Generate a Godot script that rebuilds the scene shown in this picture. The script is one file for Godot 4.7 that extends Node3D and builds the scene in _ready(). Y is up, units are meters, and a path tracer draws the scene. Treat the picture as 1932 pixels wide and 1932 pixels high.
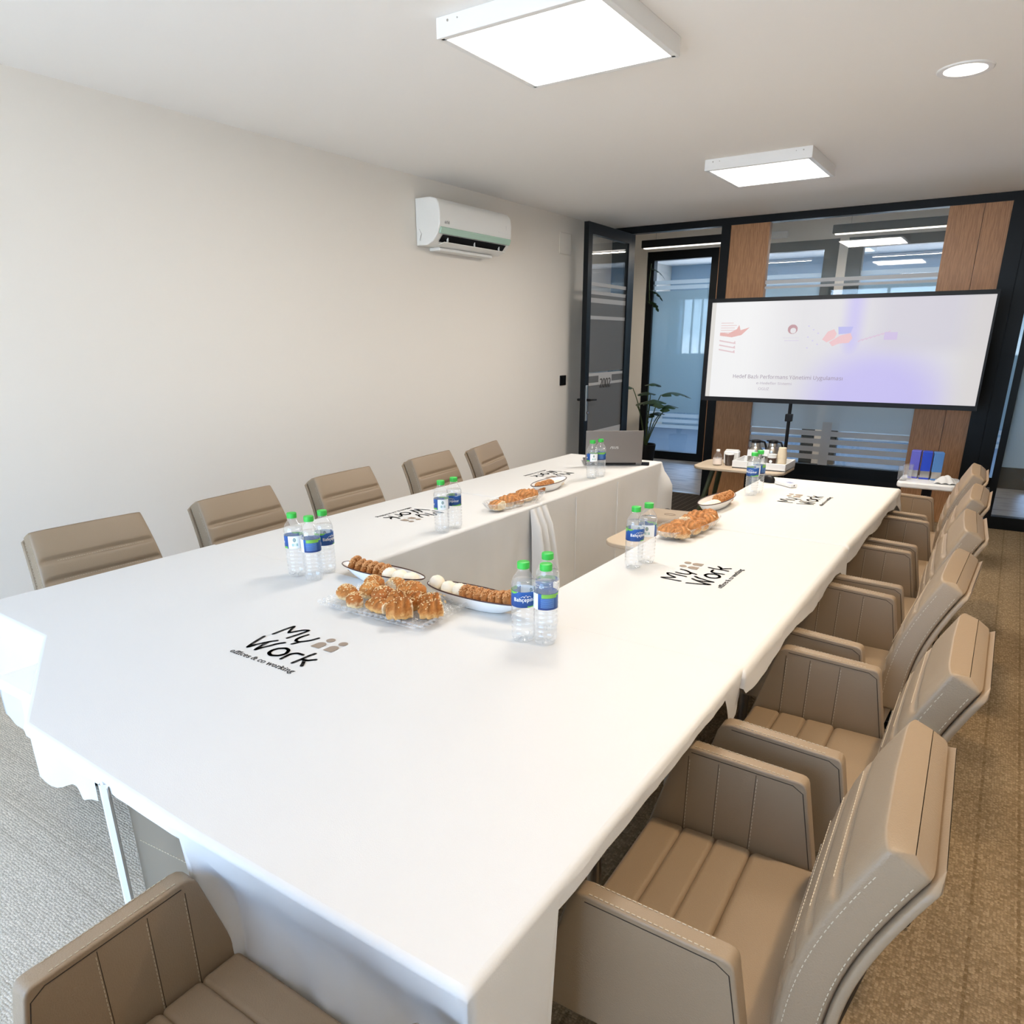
extends Node3D

const TOP := 0.73
const CEIL := 2.5
const WALLX := -3.07
const BACKZ := -6.54
const OPPZ := -8.6

var M := {}
var used := {}
var rng := RandomNumberGenerator.new()

# ------------------------------------------------------------------ mesh builder
class MB:
	var v := PackedVector3Array()
	var n := PackedVector3Array()
	var uv := PackedVector2Array()
	var c := PackedColorArray()
	var i := PackedInt32Array()
	var colored := false
	var xf := Transform3D.IDENTITY
	var col := Color.WHITE

	func vert(p: Vector3, nn: Vector3, t := Vector2.ZERO) -> int:
		v.append(xf * p)
		n.append((xf.basis.inverse().transposed() * nn).normalized())
		uv.append(t)
		c.append(col)
		return v.size() - 1

	# a, b, c counter-clockwise as seen from outside
	func tri(a: int, b: int, d: int) -> void:
		i.append(a); i.append(d); i.append(b)

	func quad(a: int, b: int, d: int, e: int) -> void:
		tri(a, b, d); tri(a, d, e)

	# flat quad, corners counter-clockwise seen from outside
	func face(a: Vector3, b: Vector3, d: Vector3, e: Vector3) -> void:
		var nn := (b - a).cross(d - a).normalized()
		var k := vert(a, nn, Vector2(0, 1))
		vert(b, nn, Vector2(1, 1)); vert(d, nn, Vector2(1, 0)); vert(e, nn, Vector2(0, 0))
		quad(k, k + 1, k + 2, k + 3)

	# grid of points f(u, v), u to the right and v up as seen from outside
	func grid(f: Callable, nu: int, nv: int, closed_u := false, flip := false) -> void:
		var p := PackedVector3Array()
		var w := nu + 1
		for b in nv + 1:
			for a in w:
				p.append(f.call(float(a) / nu, float(b) / nv))
		var nn := PackedVector3Array()
		nn.resize(p.size())
		for b in nv:
			for a in nu:
				var q := b * w + a
				var m := (p[q + 1 + w] - p[q]).cross(p[q + w] - p[q + 1])
				nn[q] += m; nn[q + 1] += m; nn[q + w] += m; nn[q + w + 1] += m
		if closed_u:
			for b in nv + 1:
				var s := nn[b * w] + nn[b * w + nu]
				nn[b * w] = s; nn[b * w + nu] = s
		for b in [0, nv]:       # poles
			if p[b * w].distance_to(p[b * w + nu / 2]) < 1e-6:
				var s := Vector3.ZERO
				for a in w:
					s += nn[b * w + a]
				for a in w:
					nn[b * w + a] = s
		var k := v.size()
		for q in p.size():
			var m := nn[q].normalized()
			vert(p[q], -m if flip else m, Vector2(float(q % w) / nu, 1.0 - float(q / w) / nv))
		for b in nv:
			for a in nu:
				var q := k + b * w + a
				if flip:
					quad(q, q + w, q + w + 1, q + 1)
				else:
					quad(q, q + 1, q + w + 1, q + w)

	func rbox(ctr: Vector3, s: Vector3, r: float, seg := 2) -> void:
		var h := s / 2.0
		r = minf(r, minf(h.x, minf(h.y, h.z)) * 0.98)
		var axes := [[0, 1, 2], [1, 2, 0], [2, 0, 1]]
		for ax in axes:
			for sg in [-1.0, 1.0]:
				var lu := steps(h[ax[0]], r, seg)
				var lv := steps(h[ax[1]], r, seg)
				var k := v.size()
				for y in lv:
					for x in lu:
						var p := Vector3.ZERO
						p[ax[0]] = x; p[ax[1]] = y; p[ax[2]] = sg * h[ax[2]]
						var inn := p.clamp(-(h - Vector3.ONE * r), h - Vector3.ONE * r)
						var d := (p - inn).normalized()
						vert(ctr + inn + d * r, d, Vector2(x / s[ax[0]] + 0.5, y / s[ax[1]] + 0.5))
				var w: int = lu.size()
				for b in lv.size() - 1:
					for a in w - 1:
						var q := k + b * w + a
						if sg > 0:
							quad(q, q + 1, q + w + 1, q + w)
						else:
							quad(q, q + w, q + w + 1, q + 1)

	func steps(h: float, r: float, seg: int) -> Array:
		var o := []
		for k in seg + 1:
			o.append(-h + r * (1.0 - tan(PI / 4 * (1.0 - float(k) / seg))))
		var m := o.duplicate()
		m.reverse()
		for x in m:
			o.append(-x)
		return o

	func box(ctr: Vector3, s: Vector3) -> void:
		var h := s / 2.0
		for ax in 3:
			var a := (ax + 1) % 3
			var b := (ax + 2) % 3
			for sg in [-1.0, 1.0]:
				var p := []
				for q in [[-1, -1], [1, -1], [1, 1], [-1, 1]]:
					var w := Vector3.ZERO
					w[ax] = sg * h[ax]; w[a] = q[0] * h[a]; w[b] = q[1] * h[b]
					p.append(ctr + w)
				if sg > 0:
					face(p[0], p[1], p[2], p[3])
				else:
					face(p[3], p[2], p[1], p[0])

	# profile of Vector2(radius, height) from bottom to top, seen from outside
	func lathe(prof: Array, seg := 24, ctr := Vector3.ZERO, sx := 1.0, sz := 1.0) -> void:
		var np := prof.size()
		var f := func(u: float, w: float) -> Vector3:
			var k: Vector2 = prof[int(round(w * (np - 1)))]
			var a := -TAU * u
			return ctr + Vector3(cos(a) * k.x * sx, k.y, sin(a) * k.x * sz)
		grid(f, seg, np - 1, true)

	func tube(pts: Array, r0: float, r1: float, seg := 8, capped := true) -> void:
		var np := pts.size()
		var up := Vector3.UP
		var d0: Vector3 = (pts[1] - pts[0]).normalized()
		if absf(d0.dot(up)) > 0.9:
			up = Vector3.RIGHT
		var rings := []
		for k in np:
			var a: Vector3 = pts[maxi(k - 1, 0)]
			var b: Vector3 = pts[mini(k + 1, np - 1)]
			var d := (b - a).normalized()
			var x := d.cross(up).normalized()
			var y := x.cross(d).normalized()
			var r := lerpf(r0, r1, float(k) / (np - 1))
			rings.append([pts[k], x * r, y * r])
		var f := func(u: float, w: float) -> Vector3:
			var q: Array = rings[int(round(w * (np - 1)))]
			var a := TAU * u
			return q[0] + q[1] * cos(a) + q[2] * sin(a)
		grid(f, seg, np - 1, true, false)
		if capped:
			for e in [0, np - 1]:
				var q: Array = rings[e]
				var d: Vector3 = q[1].cross(q[2]).normalized() * (-1.0 if e > 0 else 1.0)
				var ce := vert(q[0], d)
				for a in seg:
					vert(q[0] + q[1] * cos(TAU * a / seg) + q[2] * sin(TAU * a / seg), d)
				for a in seg:
					if e > 0:
						tri(ce, ce + 1 + (a + 1) % seg, ce + 1 + a)
					else:
						tri(ce, ce + 1 + a, ce + 1 + (a + 1) % seg)

	# prism over a counter-clockwise polygon in x, y, from z0 to z1, with rounded edges of radius b
	func pad(poly: PackedVector2Array, z0: float, z1: float, b: float, seg := 3) -> void:
		var np := poly.size()
		var out := PackedVector2Array()
		for k in np:
			var e0 := (poly[k] - poly[(k + np - 1) % np]).normalized()
			var e1 := (poly[(k + 1) % np] - poly[k]).normalized()
			var m := Vector2(e0.y, -e0.x) + Vector2(e1.y, -e1.x)
			out.append(m / maxf(m.dot(Vector2(e1.y, -e1.x)), 0.35))
		var rings := []
		for k in seg + 1:
			var t := PI / 2 * k / seg
			rings.append([z0 + b * (1 - sin(t)), b * (1 - cos(t)), cos(PI / 2 - t) * -1.0 * 0.0 - cos(t) * 0.0, t])
		# rings from the back (z0) face outwards, then on to the front face
		var lay := []
		for k in seg + 1:
			var t := PI / 2 * k / seg
			lay.append([z0 + b * (1 - sin(t)), b * (1 - sin(PI / 2 - (PI / 2 - t))) if false else b * (1 - cos(PI / 2 - t)), -cos(t), sin(t)])
		for k in seg + 1:
			var t := PI / 2 * (seg - k) / seg
			lay.append([z1 - b * (1 - sin(t)), b * (1 - cos(PI / 2 - t)), cos(t), sin(t)])
		var k0 := v.size()
		for l in lay:
			var s: float = l[3]
			for k in np + 1:
				var q := k % np
				var inset: float = b * (1.0 - s)
				var zz: float = (z0 + b - b * sqrt(maxf(0.0, 1 - s * s))) if l[2] < 0 else (z1 - b + b * sqrt(maxf(0.0, 1 - s * s)))
				var p := poly[q] - out[q] * inset
				var o := out[q].normalized()
				vert(Vector3(p.x, p.y, zz), Vector3(o.x * s, o.y * s, l[2]).normalized(), p)
		var w := np + 1
		for l in lay.size() - 1:
			for k in np:
				var q := k0 + l * w + k
				quad(q, q + 1, q + w + 1, q + w)
		for side in [-1, 1]:
			var pp := PackedVector2Array()
			for k in np:
				pp.append(poly[k] - out[k] * b)
			var ts := Geometry2D.triangulate_polygon(pp)
			var k := v.size()
			for p in pp:
				vert(Vector3(p.x, p.y, z0 if side < 0 else z1), Vector3(0, 0, side), p)
			for t in ts.size() / 3:
				var a := ts[3 * t]; var bb := ts[3 * t + 1]; var d := ts[3 * t + 2]
				if (pp[bb] - pp[a]).cross(pp[d] - pp[a]) < 0:
					var x := bb; bb = d; d = x
				if side > 0:
					tri(k + a, k + bb, k + d)
				else:
					tri(k + a, k + d, k + bb)

	func mesh() -> ArrayMesh:
		var a := []
		a.resize(Mesh.ARRAY_MAX)
		a[Mesh.ARRAY_VERTEX] = v
		a[Mesh.ARRAY_NORMAL] = n
		a[Mesh.ARRAY_TEX_UV] = uv
		if colored:
			a[Mesh.ARRAY_COLOR] = c
		a[Mesh.ARRAY_INDEX] = i
		var m := ArrayMesh.new()
		m.add_surface_from_arrays(Mesh.PRIMITIVE_TRIANGLES, a)
		return m

# ------------------------------------------------------------------ scene helpers
func numbered(called: String) -> String:
	var k: int = used.get(called, 0)
	used[called] = k + 1
	return called if k == 0 else "%s_%03d" % [called, k]

func tag(o: Node3D, label: String, category: String, group := "", kind := "") -> Node3D:
	if label: o.set_meta("label", label)
	if category: o.set_meta("category", category)
	if group: o.set_meta("group", group)
	if kind: o.set_meta("kind", kind)
	return o

func thing(called: String, label: String, category: String, at := Vector3.ZERO, turn := 0.0, group := "") -> Node3D:
	var o := Node3D.new()
	o.name = numbered(called)
	add_child(o)
	o.position = at
	o.rotation.y = turn
	tag(o, label, category, group)
	return o

func obj(called: String, mb, mat: Material, parent: Node = null) -> MeshInstance3D:
	var o := MeshInstance3D.new()
	o.mesh = mb.mesh() if mb is MB else mb
	o.material_override = mat
	if parent == null:
		o.name = numbered(called)
		add_child(o)
	else:
		o.name = called
		parent.add_child(o, true)
	return o

func struct(called: String, mb, mat: Material, label := "", category := "", parent: Node = null) -> MeshInstance3D:
	var o := obj(called, mb, mat, parent)
	if parent == null:
		tag(o, label, category, "", "structure")
	return o

func dup(root: Node3D, at: Vector3, turn: float, label: String, group := "") -> Node3D:
	var base := root.name.trim_suffix("")
	var r: Node3D = root.duplicate()
	r.name = numbered(String(base).split("_0")[0])
	add_child(r)
	r.position = at
	r.rotation.y = turn
	r.set_meta("label", label)
	if group: r.set_meta("group", group)
	return r

func boxmesh(ctr: Vector3, s: Vector3, r := 0.0) -> MB:
	var b := MB.new()
	if r > 0: b.rbox(ctr, s, r)
	else: b.box(ctr, s)
	return b

func mat(c: Color, rough := 0.6, metal := 0.0) -> StandardMaterial3D:
	var m := StandardMaterial3D.new()
	m.albedo_color = c
	m.roughness = rough
	m.metallic = metal
	return m

func rgb(r: int, g: int, b: int) -> Color:
	return Color(r / 255.0, g / 255.0, b / 255.0)

func pane(c: Color, a: float, rough := 0.02) -> StandardMaterial3D:
	var m := mat(Color(c.r, c.g, c.b, a), rough)
	m.transparency = BaseMaterial3D.TRANSPARENCY_ALPHA
	return m

func frosted(c: Color, a: float, back := 0.8) -> StandardMaterial3D:
	var m := mat(Color(c.r, c.g, c.b, a), 0.5)
	m.transparency = BaseMaterial3D.TRANSPARENCY_ALPHA
	m.backlight_enabled = true
	m.backlight = Color(back, back, back)
	return m

func glow(c: Color, e: float) -> StandardMaterial3D:
	var m := mat(Color(0.9, 0.9, 0.9), 0.5)
	m.emission_enabled = true
	m.emission = c
	m.emission_energy_multiplier = e
	return m

func noise_tex(freq: float, seed_: int, ramp: Array, size := 256, normal := false, fract := 3) -> NoiseTexture2D:
	var fn := FastNoiseLite.new()
	fn.seed = seed_
	fn.frequency = freq
	fn.fractal_octaves = fract
	var t := NoiseTexture2D.new()
	t.width = size; t.height = size
	t.seamless = true
	t.noise = fn
	t.generate_mipmaps = false
	if normal:
		t.as_normal_map = true
		t.bump_strength = 4.0
	elif ramp.size():
		var g := Gradient.new()
		g.colors = PackedColorArray(ramp)
		var off := PackedFloat32Array()
		for k in ramp.size(): off.append(float(k) / (ramp.size() - 1))
		g.offsets = off
		t.color_ramp = g
	return t

func triplanar(m: StandardMaterial3D, s: float, world := false) -> StandardMaterial3D:
	m.uv1_triplanar = true
	m.uv1_world_triplanar = world
	m.uv1_scale = Vector3.ONE * s
	return m

func letters(called: String, text: String, height: float, width: float, depth: float, material: Material, parent: Node, xf: Transform3D, serif := false) -> MeshInstance3D:
	var f := SystemFont.new()
	f.font_names = PackedStringArray(["Droid Serif" if serif else "Droid Sans"])
	var t := TextMesh.new()
	t.text = text
	t.font = f
	t.font_size = 48
	t.pixel_size = 0.01
	t.depth = 0.02
	t.curve_step = 2.0
	t.horizontal_alignment = HORIZONTAL_ALIGNMENT_LEFT
	var bb := t.get_aabb()
	var s := height / 0.35
	var sx := (width / bb.size.x) if width > 0 else s
	var o := obj(called, t, material, parent)
	o.transform = xf * Transform3D(Basis.from_scale(Vector3(sx, s, depth / 0.02)), Vector3(-bb.position.x * sx, 0, 0))
	return o

# ------------------------------------------------------------------ the scene
func _ready() -> void:
	rng.seed = 7
	camera_and_light()
	materials()
	room()
	corridor()
	lamps()
	tables()
	chairs()
	wall_fittings()
	screen_and_projector()
	tabletop_things()
	side_tables()

func camera_and_light() -> void:
	var cam := Camera3D.new()
	cam.name = "camera"
	cam.position = Vector3(0.413, 1.48, 0.517)
	cam.rotation = Vector3(-0.337324, 0.587784, -0.0044168)
	cam.projection = Camera3D.PROJECTION_FRUSTUM
	cam.near = 0.05
	cam.far = 60.0
	var f := 1360.43
	cam.size = 0.05 * 1932.0 / f
	cam.frustum_offset = Vector2(-1.28, 153.9) / f * 0.05
	cam.current = true
	add_child(cam)
	var sky := ProceduralSkyMaterial.new()
	sky.sky_top_color = Color(0.58, 0.74, 0.96)
	sky.sky_horizon_color = Color(0.76, 0.89, 1.0)
	sky.ground_horizon_color = Color(0.80, 0.90, 0.98)
	sky.ground_bottom_color = Color(0.66, 0.69, 0.73)
	sky.sky_energy_multiplier = 2.6
	sky.ground_energy_multiplier = 3.2
	var s := Sky.new()
	s.sky_material = sky
	var e := Environment.new()
	e.background_mode = Environment.BG_SKY
	e.sky = s
	e.tonemap_mode = Environment.TONE_MAPPER_LINEAR
	e.tonemap_exposure = 1.26
	e.sdfgi_enabled = true
	e.ssao_enabled = true
	e.ssil_enabled = true
	var w := WorldEnvironment.new()
	w.name = "world_environment"
	w.environment = e
	add_child(w)

func carpet_tex(turned: bool, dark: bool, warm := false) -> Array:
	var n := 512
	var a := Image.create(n, n, false, Image.FORMAT_RGB8)
	var h := Image.create(n, n, false, Image.FORMAT_RGB8)
	var r := RandomNumberGenerator.new()
	r.seed = 11 + int(dark)
	var c0 := rgb(236, 222, 200)
	var c1 := rgb(204, 190, 168)
	if warm:
		c0 = rgb(172, 150, 120); c1 = rgb(124, 104, 76)
	if dark:
		c0 = rgb(96, 88, 78); c1 = rgb(58, 52, 46)
	a.fill(c0.lerp(c1, 0.5).darkened(0.1))
	h.fill(Color(0.4, 0.4, 0.4))
	var rows := 64
	for k in rows:
		var tone := r.randf() * 0.2
		if r.randf() < 0.10: tone += 0.45
		var x := 0
		while x < n:
			var l := r.randi_range(5, 10)
			var sh := r.randi_range(-2, 2)
			var t := clampf(tone + r.randf() * 0.8 - 0.1, 0, 1)
			if dark: t = clampf(0.9 * float(k % 8 != 0) + r.randf() * 0.2, 0, 1)
			for q in l:
				if x + q >= n: break
				for y in 8:
					var hy := sin(PI * (y + 0.5) / 8.0)
					var hx := sin(PI * (q + 0.5) / l)
					var hh := 0.25 + 0.75 * pow(hy, 0.6) * (0.35 + 0.65 * hx)
					var cc := c0.lerp(c1, t).darkened(0.16 * (1 - hh))
					var py := (k * 8 + y + sh + n) % n
					if turned:
						a.set_pixel(py, x + q, cc); h.set_pixel(py, x + q, Color(hh, hh, hh))
					else:
						a.set_pixel(x + q, py, cc); h.set_pixel(x + q, py, Color(hh, hh, hh))
			x += l
	return [ImageTexture.create_from_image(a), ImageTexture.create_from_image(h)]

func carpet(turned: bool, dark: bool, warm := false) -> StandardMaterial3D:
	var t := carpet_tex(turned, dark, warm)
	var m := mat(Color.WHITE, 0.95)
	m.albedo_texture = t[0]
	m.heightmap_enabled = true
	m.heightmap_texture = t[1]
	m.heightmap_scale = 0.18
	m.metallic_specular = 0.2
	triplanar(m, 2.0, true)
	return m

func materials() -> void:
	M.wall = mat(rgb(235, 229, 219), 0.9)
	M.wall.normal_enabled = true
	M.wall.normal_texture = noise_tex(0.02, 3, [], 512, true)
	M.wall.normal_scale = 0.05
	triplanar(M.wall, 1.0, true)
	M.ceiling = mat(rgb(248, 246, 242), 0.95)
	M.black = mat(rgb(14, 18, 21), 0.4)
	M.black.metallic_specular = 0.3
	M.dark = mat(rgb(15, 15, 17), 0.45)
	M.dark.metallic_specular = 0.35
	M.chrome = mat(rgb(200, 200, 205), 0.2, 1.0)
	M.steel = mat(rgb(190, 186, 180), 0.28, 1.0)
	M.white = mat(rgb(238, 238, 236), 0.35)
	M.plastic = mat(rgb(236, 236, 232), 0.3)
	M.grey = mat(rgb(150, 150, 150), 0.5)
	M.cloth = mat(rgb(218, 217, 214), 0.85)
	M.cloth.normal_enabled = true
	M.cloth.normal_texture = noise_tex(0.2, 5, [], 256, true)
	M.cloth.normal_scale = 0.06
	M.cloth.backlight_enabled = true
	M.cloth.backlight = Color(0.12, 0.12, 0.12)
	triplanar(M.cloth, 6.0)
	M.leather = mat(rgb(146, 126, 102), 0.48)
	M.leather.normal_enabled = true
	M.leather.normal_texture = noise_tex(0.12, 9, [], 256, true)
	M.leather.normal_scale = 0.18
	triplanar(M.leather, 8.0)
	M.thread = mat(rgb(196, 182, 158), 0.8)
	M.seam = mat(rgb(52, 42, 33), 0.9)
	M.ink = mat(rgb(14, 14, 15), 0.8)
	M.taupe = mat(rgb(152, 136, 120), 0.8)
	M.glass = pane(rgb(205, 225, 230), 0.05)
	M.clear = pane(rgb(240, 244, 246), 0.05, 0.03)
	M.water = pane(rgb(214, 230, 236), 0.06, 0.02)
	M.tray_glass = pane(rgb(225, 230, 232), 0.09, 0.03)
	M.film = frosted(rgb(176, 204, 222), 0.70, 0.9)
	M.film_blue = frosted(rgb(128, 174, 200), 0.78, 0.7)
	M.film_grey = frosted(rgb(122, 122, 122), 0.72, 0.3)
	M.film_white = frosted(rgb(205, 205, 205), 0.85, 0.4)
	M.green = mat(rgb(58, 190, 72), 0.4)
	M.ceramic = mat(rgb(246, 245, 242), 0.12)
	M.rim = mat(rgb(70, 38, 30), 0.3)
	M.olive = mat(rgb(66, 74, 48), 0.5)
	M.beige = mat(rgb(196, 178, 154), 0.55)
	M.floor_tile = mat(rgb(120, 118, 116), 0.35)
	M.floor_tile.albedo_texture = noise_tex(0.012, 21, [rgb(110, 106, 104), rgb(190, 186, 182), rgb(140, 136, 132)], 512, false, 5)
	M.floor_tile.albedo_color = Color(0.86, 0.85, 0.84)
	triplanar(M.floor_tile, 0.7, true)
	M.floor_tile.uv1_scale = Vector3(0.35, 1, 1.6)
	M.wood = mat(Color.WHITE, 0.45)
	M.wood.albedo_texture = noise_tex(0.02, 33, [rgb(136, 92, 58), rgb(186, 136, 92), rgb(158, 110, 70), rgb(200, 150, 104)], 512, false, 5)
	triplanar(M.wood, 1.0, true)
	M.wood.uv1_scale = Vector3(7.0, 0.35, 7.0)
	M.carpet_a = carpet(false, false)
	M.carpet_b = carpet(true, false, true)
	M.carpet_d = carpet(true, true)
	M.leaf = mat(rgb(34, 58, 34), 0.35)
	M.leaf.backlight_enabled = true
	M.leaf.backlight = Color(0.1, 0.16, 0.06)
	M.stem = mat(rgb(66, 84, 44), 0.6)
	M.crust = mat(Color.WHITE, 0.62)
	M.crust.metallic_specular = 0.3
	M.crust.vertex_color_use_as_albedo = true
	M.crust.detail_enabled = true
	M.crust.detail_blend_mode = BaseMaterial3D.BLEND_MODE_MUL
	M.crust.detail_albedo = noise_tex(0.05, 41, [rgb(214, 176, 140), rgb(255, 255, 252), rgb(240, 214, 186)], 256)
	M.crust.normal_enabled = true
	M.crust.normal_texture = noise_tex(0.08, 44, [], 256, true)
	M.crust.normal_scale = 0.5
	triplanar(M.crust, 14.0)
	M.crust.uv2_triplanar = true
	M.crust.uv2_scale = Vector3.ONE * 14.0
	M.crust.detail_uv_layer = BaseMaterial3D.DETAIL_UV_2
	M.seed = mat(rgb(232, 200, 146), 0.6)
	M.dark_seed = mat(rgb(206, 148, 92), 0.6)

# ------------------------------------------------------------------ room
func room() -> void:
	# carpet in four fields of broadloom, ribs along x on the left, along z on the right and a dark strip by the door
	var fl := thing("floor", "ribbed loop pile carpet in sand beige under the tables and chairs", "floor")
	fl.set_meta("kind", "structure")
	var fa := obj("carpet_field", boxmesh(Vector3(-1.735, -0.05, -0.65), Vector3(2.67, 0.1, 6.5)), M.carpet_a, fl)
	fa.set_meta("label", "sand carpet with ribs across the room")
	var fb := obj("carpet_field", boxmesh(Vector3(0.7, -0.05, -1.97), Vector3(2.2, 0.1, 9.14)), M.carpet_b, fl)
	fb.set_meta("label", "sand carpet with ribs along the room")
	var fd := obj("carpet_field", boxmesh(Vector3(-1.735, -0.05, -5.22), Vector3(2.67, 0.1, 2.64)), M.carpet_d, fl)
	fd.set_meta("label", "dark striped carpet by the open door")
	struct("wall_left", boxmesh(Vector3(WALLX - 0.1, 1.25, -1.97), Vector3(0.2, 2.5, 9.2)), M.wall, "plain warm white plastered wall carrying the air conditioner", "wall")
	struct("ceiling", boxmesh(Vector3(-0.65, CEIL + 0.1, -2.0), Vector3(5.3, 0.2, 9.2)), M.ceiling, "smooth white ceiling with two square light panels", "ceiling")
	struct("wall_right", boxmesh(Vector3(1.9, 1.25, -1.97), Vector3(0.2, 2.5, 9.2)), M.wall, "plain wall on the aisle side, outside the view", "wall")
	# wall behind the camera with a wide window
	var wf := MB.new()
	wf.box(Vector3(-0.6, 0.05, 2.6), Vector3(5.2, 0.1, 0.2))
	wf.box(Vector3(-0.6, 2.47, 2.6), Vector3(5.2, 0.06, 0.2))
	wf.box(Vector3(-3.05, 1.27, 2.6), Vector3(0.3, 2.34, 0.2))
	wf.box(Vector3(1.15, 1.27, 2.6), Vector3(1.7, 2.34, 0.2))
	struct("wall_front", wf, M.wall, "wall behind the camera with a wide glazed opening", "wall")
	var wn := thing("window_1", "wide dark framed glazing behind the camera", "window", Vector3(-1.3, 1.27, 2.6))
	wn.set_meta("kind", "structure")
	for s in [-1, 1]:
		obj("frame", boxmesh(Vector3(s * 1.575, 0, 0), Vector3(0.05, 2.34, 0.07)), M.black, wn)
		obj("frame", boxmesh(Vector3(0, s * 1.145, 0), Vector3(3.2, 0.05, 0.07)), M.black, wn)
		obj("frame", boxmesh(Vector3(s * 0.52, 0, 0), Vector3(0.05, 2.34, 0.07)), M.black, wn)
	for s in [-1, 0, 1]:
		obj("pane", boxmesh(Vector3(s * 1.05, 0, 0), Vector3(0.99, 2.24, 0.008)), M.glass, wn)
	partition()

func bar(b: MB, x0: float, x1: float, y0: float, y1: float, z: float, d: float) -> void:
	b.box(Vector3((x0 + x1) / 2, (y0 + y1) / 2, z), Vector3(x1 - x0, y1 - y0, d))

func partition() -> void:
	var z := BACKZ
	var p := thing("wall_back", "black framed glass partition with walnut panels at the far end of the room", "partition")
	p.set_meta("kind", "structure")
	var f := MB.new()
	bar(f, -3.07, 1.8, 2.44, 2.5, z, 0.09)
	bar(f, -2.92, -2.87, 0, 2.44, z, 0.09)
	bar(f, -1.99, -1.91, 0, 2.44, z, 0.10)
	bar(f, 0.19, 0.30, 0, 2.44, z, 0.12)
	obj("frame", f, M.black, p)
	f = MB.new()
	bar(f, 0.30, 0.40, 0, 2.44, z + 0.02, 0.05)
	bar(f, 0.42, 0.47, 0, 2.44, z, 0.10)
	obj("mullion", f, M.black, p)
	f = MB.new()
	bar(f, -1.57, -0.22, 0.30, 0.40, z, 0.08)
	obj("bottom_rail", f, M.black, p)
	f = MB.new()
	bar(f, -1.57, -0.22, 0.0, 0.30, z, 0.06)
	obj("base_panel", f, M.dark, p)
	f = MB.new()
	bar(f, -1.91, -1.57, 0, 2.44, z, 0.07)
	obj("wood_panel", f, M.wood, p)
	f = MB.new()
	bar(f, -0.22, 0.01, 0, 2.44, z, 0.07)
	obj("wood_panel", f, M.wood, p)
	f = MB.new()
	bar(f, 0.014, 0.19, 0, 2.44, z, 0.07)
	obj("wood_panel", f, M.wood, p)
	f = MB.new()
	bar(f, -1.57, -0.22, 0.40, 2.44, z, 0.01)
	var gp := obj("glass_pane", f, M.glass, p)
	# frosted film stripes on the pane
	var ys := [[1.905, 1.925], [1.945, 1.975], [0.655, 0.70], [0.585, 0.63], [0.515, 0.56], [0.445, 0.49]]
	for y in ys:
		f = MB.new()
		bar(f, -1.57, -0.22, y[0], y[1], z + 0.007, 0.002)
		obj("frosted_stripe", f, M.film_white, gp)
	f = MB.new()
	bar(f, -0.93, -0.85, 0.40, 0.78, z + 0.009, 0.002)
	obj("frosted_stripe", f, M.film_white, gp)
	f = MB.new()
	bar(f, -1.57, -0.22, 0.71, 1.30, z + 0.007, 0.002)
	obj("frosted_sheet", f, M.film, gp)
	# the bay on the far right
	f = MB.new()
	bar(f, 0.47, 1.8, 0.0, 0.10, z, 0.09)
	obj("bottom_rail", f, M.black, p)
	f = MB.new()
	bar(f, 0.47, 1.8, 0.10, 2.44, z, 0.01)
	gp = obj("glass_pane", f, M.glass, p)
	f = MB.new()
	bar(f, 0.47, 1.8, 0.50, 1.55, z + 0.007, 0.002)
	obj("frosted_sheet", f, M.film, gp)
	# threshold strip in the doorway
	f = MB.new()
	f.rbox(Vector3(-2.43, 0.004, z), Vector3(0.88, 0.012, 0.06), 0.003)
	struct("trim_1", f, M.steel, "metal threshold strip between carpet and corridor tiles", "threshold")
	# wall stub left of the doorway
	f = MB.new()
	bar(f, -3.07, -2.92, 0, 2.44, z, 0.1)
	struct("trim_2", f, M.black, "narrow black post closing the partition against the wall", "post")
	# open door leaf
	var d := thing("door_1", "black framed door with grey frosted glass numbered 2002, standing open against the wall", "door", Vector3(-2.885, 0, z + 0.05), deg_to_rad(-88))
	d.set_meta("kind", "structure")
	# local x runs from the hinge to the free edge
	f = MB.new()
	bar(f, 0.0, 0.06, 0.03, 2.44, 0, 0.045)
	bar(f, 0.86, 0.94, 0.03, 2.44, 0, 0.045)
	bar(f, 0.06, 0.86, 2.35, 2.44, 0, 0.045)
	bar(f, 0.06, 0.86, 0.03, 0.14, 0, 0.045)
	obj("frame", f, M.black, d)
	f = MB.new()
	bar(f, 0.06, 0.86, 0.14, 2.35, 0, 0.008)
	var dg := obj("glass_pane", f, M.glass, d)
	f = MB.new()
	bar(f, 0.06, 0.86, 1.20, 1.80, -0.006, 0.002)
	bar(f, 0.06, 0.86, 0.66, 1.08, -0.006, 0.002)
	bar(f, 0.06, 0.86, 1.84, 1.87, -0.006, 0.002)
	obj("frosted_sheet", f, M.film_grey, dg)
	for y in [[1.80, 1.84], [1.87, 1.90], [1.94, 1.97], [1.66, 1.69], [0.54, 0.58], [0.60, 0.66], [0.44, 0.48]]:
		f = MB.new()
		bar(f, 0.06, 0.86, y[0], y[1], -0.007, 0.003)
		obj("frosted_stripe", f, M.film_white, dg)
	f = MB.new()
	bar(f, 0.06, 0.86, 1.165, 1.19, -0.007, 0.003)
	bar(f, 0.06, 0.86, 1.08, 1.105, -0.007, 0.003)
	obj("frosted_stripe", f, M.film_white, dg)
	f = MB.new()
	bar(f, 0.06, 0.32, 1.105, 1.165, -0.007, 0.003)
	bar(f, 0.62, 0.86, 1.105, 1.165, -0.007, 0.003)
	obj("frosted_stripe", f, M.film_grey, dg)
	f = MB.new()
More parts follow.
